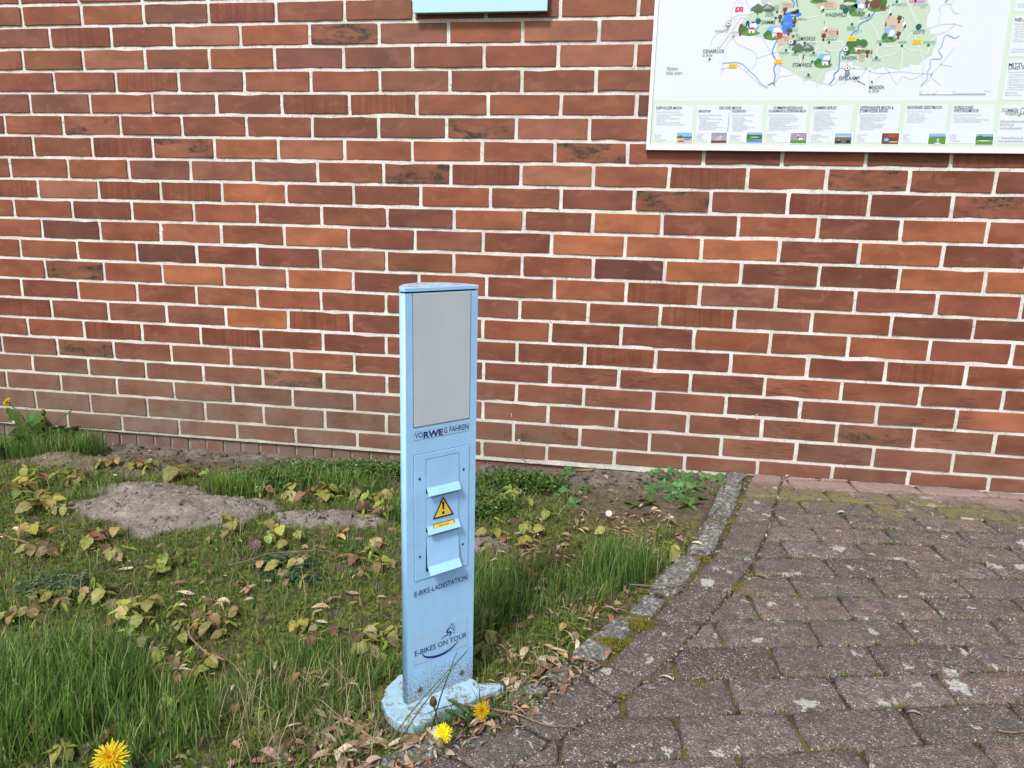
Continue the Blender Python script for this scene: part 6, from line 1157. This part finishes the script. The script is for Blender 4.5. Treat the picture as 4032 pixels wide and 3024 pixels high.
def cranesbill(center, spots, label, tint=(.105, .225, .075)):
    c = on_ground(*center); t = thing('cranesbill', label, 'plant', tuple(c))
    for (px, py, r_, h) in spots:
        g_ = on_ground(px, py+12); hh = h; tp = up_from(px, py, g_+np.array([0, .0, 0])); tp = tp if tp[2] > g_[2]+.005 else g_+np.array([0, 0, .02])
        v, f = PLM[rng.randint(2)]; q = xform(v, (0, 0, 0), rng.rand()*6.28, 0, 0, r_); q = xform(q, (0, 0, 0), 0, .45+rng.randn()*.25, rng.randn()*.3); L = MB().add(q, f, np.array(tint)*(.75+.5*rng.rand())*np.array([1+.1*rng.randn(), 1, 1]))
        o = link('leaf', L.mesh('leaf', M['leaf'], True), t, tuple(tp-c)); e = (np.array([c[0], c[1], c[2]])-c)*1.0
        v, f = tube(smooth3([e+rng.randn(3)*np.array([.01, .006, 0]), (tp-c)*.55+np.array([0, 0, .008]), tp-c]), .0011, 4); link('leaf_stalk', MB().add(v, f, (.13, .15, .05)).mesh('leaf_stalk', M['leaf'], True), t)
sp_ = [(2585, 1835, .020, 0), (2570, 1860, .016, 0), (2610, 1875, .026, 0), (2645, 1855, .026, 0), (2660, 1830, .018, 0), (2700, 1868, .028, 0), (2730, 1838, .028, 0), (2765, 1848, .030, 0), (2780, 1880, .026, 0), (2750, 1905, .026, 0), (2720, 1925, .026, 0), (2690, 1905, .025, 0), (2655, 1895, .026, 0), (2620, 1905, .024, 0), (2575, 1922, .030, 0), (2640, 1935, .024, 0), (2680, 1945, .026, 0), (2700, 1965, .025, 0), (2740, 1950, .020, 0), (2635, 1960, .020, 0), (2770, 1955, .024, 0), (2765, 1918, .022, 0), (2830, 1888, .030, 0), (2855, 1915, .026, 0), (2815, 1940, .014, 0), (2545, 1895, .014, 0), (2595, 1850, .018, 0), (2670, 1918, .024, 0), (2715, 1888, .024, 0)]
cranesbill((2700, 1945), sp_, 'full clump of dark green lobed cranesbill leaves where kerb meets wall')
cranesbill((2235, 1985), [(2235, 1862, .026, 0), (2240, 1845, .020, 0), (2222, 1900, .026, 0), (2215, 1938, .029, 0), (2185, 1925, .020, 0), (2262, 1983, .028, 0), (2300, 1915, .018, 0), (2318, 1925, .014, 0), (2140, 1880, .020, 0), (2110, 1868, .018, 0)], 'loose cranesbill plant with few round lobed leaves between bollard and stick')
# broad-leaved weeds near the loose cranesbill and under the clump
def rosette(px, py, n, L, label, tint=(.075, .15, .035), name='weed'):
    c = on_ground(px, py); t = thing(name, label, 'weed', tuple(c))
    for k in range(n):
        v, f = strap(L*(.7+.5*rng.rand()), L*.34, .5); o = link('leaf', MB().add(v, f, np.array(tint)*(.8+.5*rng.rand())).mesh('leaf', M['leaf'], True), t, (0, 0, .003)); o.rotation_euler = (rng.randn()*.2, -.35-.5*rng.rand(), 6.283*k/n+rng.randn()*.4)
rosette(2065, 1915, 12, .062, 'leafy weed with oval leaves right of the bollard near the wall'); rosette(1965, 1925, 9, .05, 'small leafy weed close behind the right side of the bollard'); rosette(2560, 1985, 8, .042, 'flat light green rosette below the left of the cranesbill clump', (.10, .19, .05)); rosette(2715, 1995, 8, .045, 'upright light green rosette below the cranesbill clump', (.11, .19, .05)); rosette(2500, 1995, 6, .035, 'smallest green rosette on bare soil left of the cranesbill clump', (.10, .18, .045)); rosette(1385, 2160, 9, .032, 'lobed green rosette in front of the small soil mound', (.06, .14, .05))
# shepherd's purse
b = on_ground(2075, 1900); t = thing('shepherds_purse', "thin tall shepherd's purse with tiny white flower tip against the wall", 'weed', tuple(b)); tp = up_from(2044, 1736, b)-b
v, f = tube(smooth3([(0, 0, 0), tp*.4+np.array([.008, 0, 0]), tp*.75+np.array([.006, 0, 0]), tp]), np.linspace(.0014, .0007, 13), 5); link('stem', MB().add(v, f, (.12, .15, .05)).mesh('stem', M['leaf'], True), t)
m = MB()
for k, s in enumerate((.35, .5, .62, .74, .84)): v, f = strap(.018, .004, .2); m.add(xform(v, tp*s+np.array([.007, 0, 0]), k*2.6, 0, -.5), f, (.08, .15, .04))
link('leaf', m.mesh('leaf', M['leaf'], True), t); v, f = tube([tp, tp+np.array([0, 0, .006])], [.005, .004], 7); link('flower_head', MB().add(v, f, (.70, .70, .55)).mesh('flower_head', M['petal']), t)
# daisy
b = on_ground(2397, 2060); tp = up_from(2397, 2022, b)-b; t = thing('daisy', 'single white daisy on the bare soil between bollard and cranesbill clump', 'daisy', tuple(b)); v, f = tube([(0, 0, -.005), tp*.5+np.array([.003, 0, 0]), tp], .0011, 5); link('stem', MB().add(v, f, (.12, .17, .05)).mesh('stem', M['leaf'], True), t)
q = np.array(Vector((.2, -.75, .6)).to_track_quat('Z', 'Y').to_matrix()); m = MB()
for k in range(16): a = 6.283*k/16; m.add(np.array([(.002*math.cos(a-.3), .002*math.sin(a-.3), 0), (.002*math.cos(a+.3), .002*math.sin(a+.3), 0), (.0098*math.cos(a+.13), .0098*math.sin(a+.13), .001), (.0098*math.cos(a-.13), .0098*math.sin(a-.13), .001)])@q.T, [(0, 1, 2, 3)], (.85, .85, .85))
link('petals', m.mesh('petals', M['petal']), t, tuple(tp)); v, f = prism([(.0030*math.cos(a), .0030*math.sin(a)) for a in np.linspace(0, 6.283, 11)[:-1]], -.001, .002, .0008); link('flower_centre', mk_mesh('flower_centre', v@q.T, f, M['petal'], np.tile(np.array((.80, .58, .03)), (len(v), 1))), t, tuple(tp))
# long grass stems leaning across the bollard foot
b0 = on_ground(1480, 2975)
for k, (a_, c_, z_) in enumerate([((1500, 2965), (1852, 2548), 0), ((1545, 2960), (1838, 2565), .0), ((1690, 2900), (1800, 2565), 0)]):
    a0 = on_ground(*a_); a0 = a0 if not in_bollard(a0[0], a0[1]) else a0
    e0_ = up_from(c_[0], c_[1], np.array([0, -1.50, 0])); mid = (a0+e0_)/2+np.array([0, 0, .012]); pts = smooth3([a0, a0*.6+e0_*.4+np.array([0, 0, .01]), a0*.3+e0_*.7+np.array([0, 0, .006]), e0_])
    v, f = tube(pts-a0, np.linspace(.0016, .0005, len(pts)), 4); o = link('grass_stem', MB().add(v, f, [(.16, .20, .06), (.10, .16, .045), (.08, .13, .04)][k]).mesh('grass_stem', M['grass'], True), None, tuple(a0)); tag(o, ['longest pale grass stem leaning across the bollard foot', 'second grass stem leaning across the bollard foot', 'short dark upright grass stem before the lower bollard screws'][k], 'grass stem')

# every seedling and loose leaf is told apart by its colour and by what it stands nearest to
ORD = ['nearest', 'second nearest', 'third nearest', 'fourth nearest', 'fifth nearest', 'sixth nearest', 'seventh nearest', 'eighth nearest', 'ninth nearest', 'tenth nearest', 'eleventh nearest', 'twelfth nearest', 'thirteenth nearest', 'fourteenth nearest', 'fifteenth nearest', 'sixteenth nearest', 'seventeenth nearest', 'eighteenth nearest', 'nineteenth nearest', 'twentieth nearest']
MARK = [('the large pale soil mound', (.72, -.66)), ('the small soil mound left of the bollard', (1.27, -.62)), ('the foot of the charging bollard', (1.80, -1.40)), ('the big dandelion at the bottom edge', tuple(on_ground(436, 2990)[:2])), ('the weed clump at far left', (-.1, -.2)), ('the dark lumpy soil by the wall', (.25, -.26)), ('the long grey twig in the lawn', tuple(on_ground(1080, 2220)[:2])), ('the reddish branched twig', tuple(on_ground(790, 2600)[:2])), ('the pale twig at the left edge', tuple(on_ground(100, 2160)[:2])), ('the white daisy', (2.09, -.45)), ('the cranesbill clump', (2.37, -.14)), ('the tall grass tuft beside the kerb', (2.13, -.80)), ('the second kerb stone', (2.25, -.8)), ('the grass tuft behind the bollard', (1.80, -1.02)), ('the white-flowered chickweed patch', (1.15, -.2)), ('the greyish leafy patch in the lawn', (.80, -1.18)), ('the dense grass at bottom left', (1.12, -1.52)), ('the two flowering dandelions', tuple(on_ground(1820, 2870)[:2])), ('the stick at the wall foot', tuple(on_ground(2320, 1860)[:2])), ('the right edge of the bollard foot plate', (1.93, -1.36))]
import collections
GR = collections.defaultdict(list)
for o in list(COL.objects):
    if o.get('group') in ('maple seedlings scattered through the lawn', 'dry leaves lying on the soil'):
        d = [(math.hypot(o.location.x-m_[1][0], o.location.y-m_[1][1]), i) for i, m_ in enumerate(MARK)]; dd, i = min(d); GR[(o['label'], i)].append((dd, o.name, o))
SH = {v: k for k, v in WORDS.items()}; AD = {'bronze': 'bronze-leaved maple seedling', 'olive': 'olive-green maple seedling', 'lime': 'bright green strap-leaved seedling', 'pink': 'pinkish brown maple seedling', 'purple': 'dark purple-leaved seedling', 'yellow': 'yellowing maple seedling', 'green': 'small fresh green seedling', 'rust': 'rust-tinted maple seedling'}
for (lab, i), L_ in GR.items():
    L_.sort(key=lambda q: q[:2]); nm = AD[SH[lab]] if lab in SH else lab.split(' curled')[0]
    for r_, (dd, _, o) in enumerate(L_): o['label'] = nm+', '+ORD[min(r_, 19)]+' to '+MARK[i][0]
print('bricks', nb, 'pavers', npv, 'objects', len(bpy.data.objects), 'tris', sum(len(m_.loops)-2*len(m_.polygons) for m_ in bpy.data.meshes))
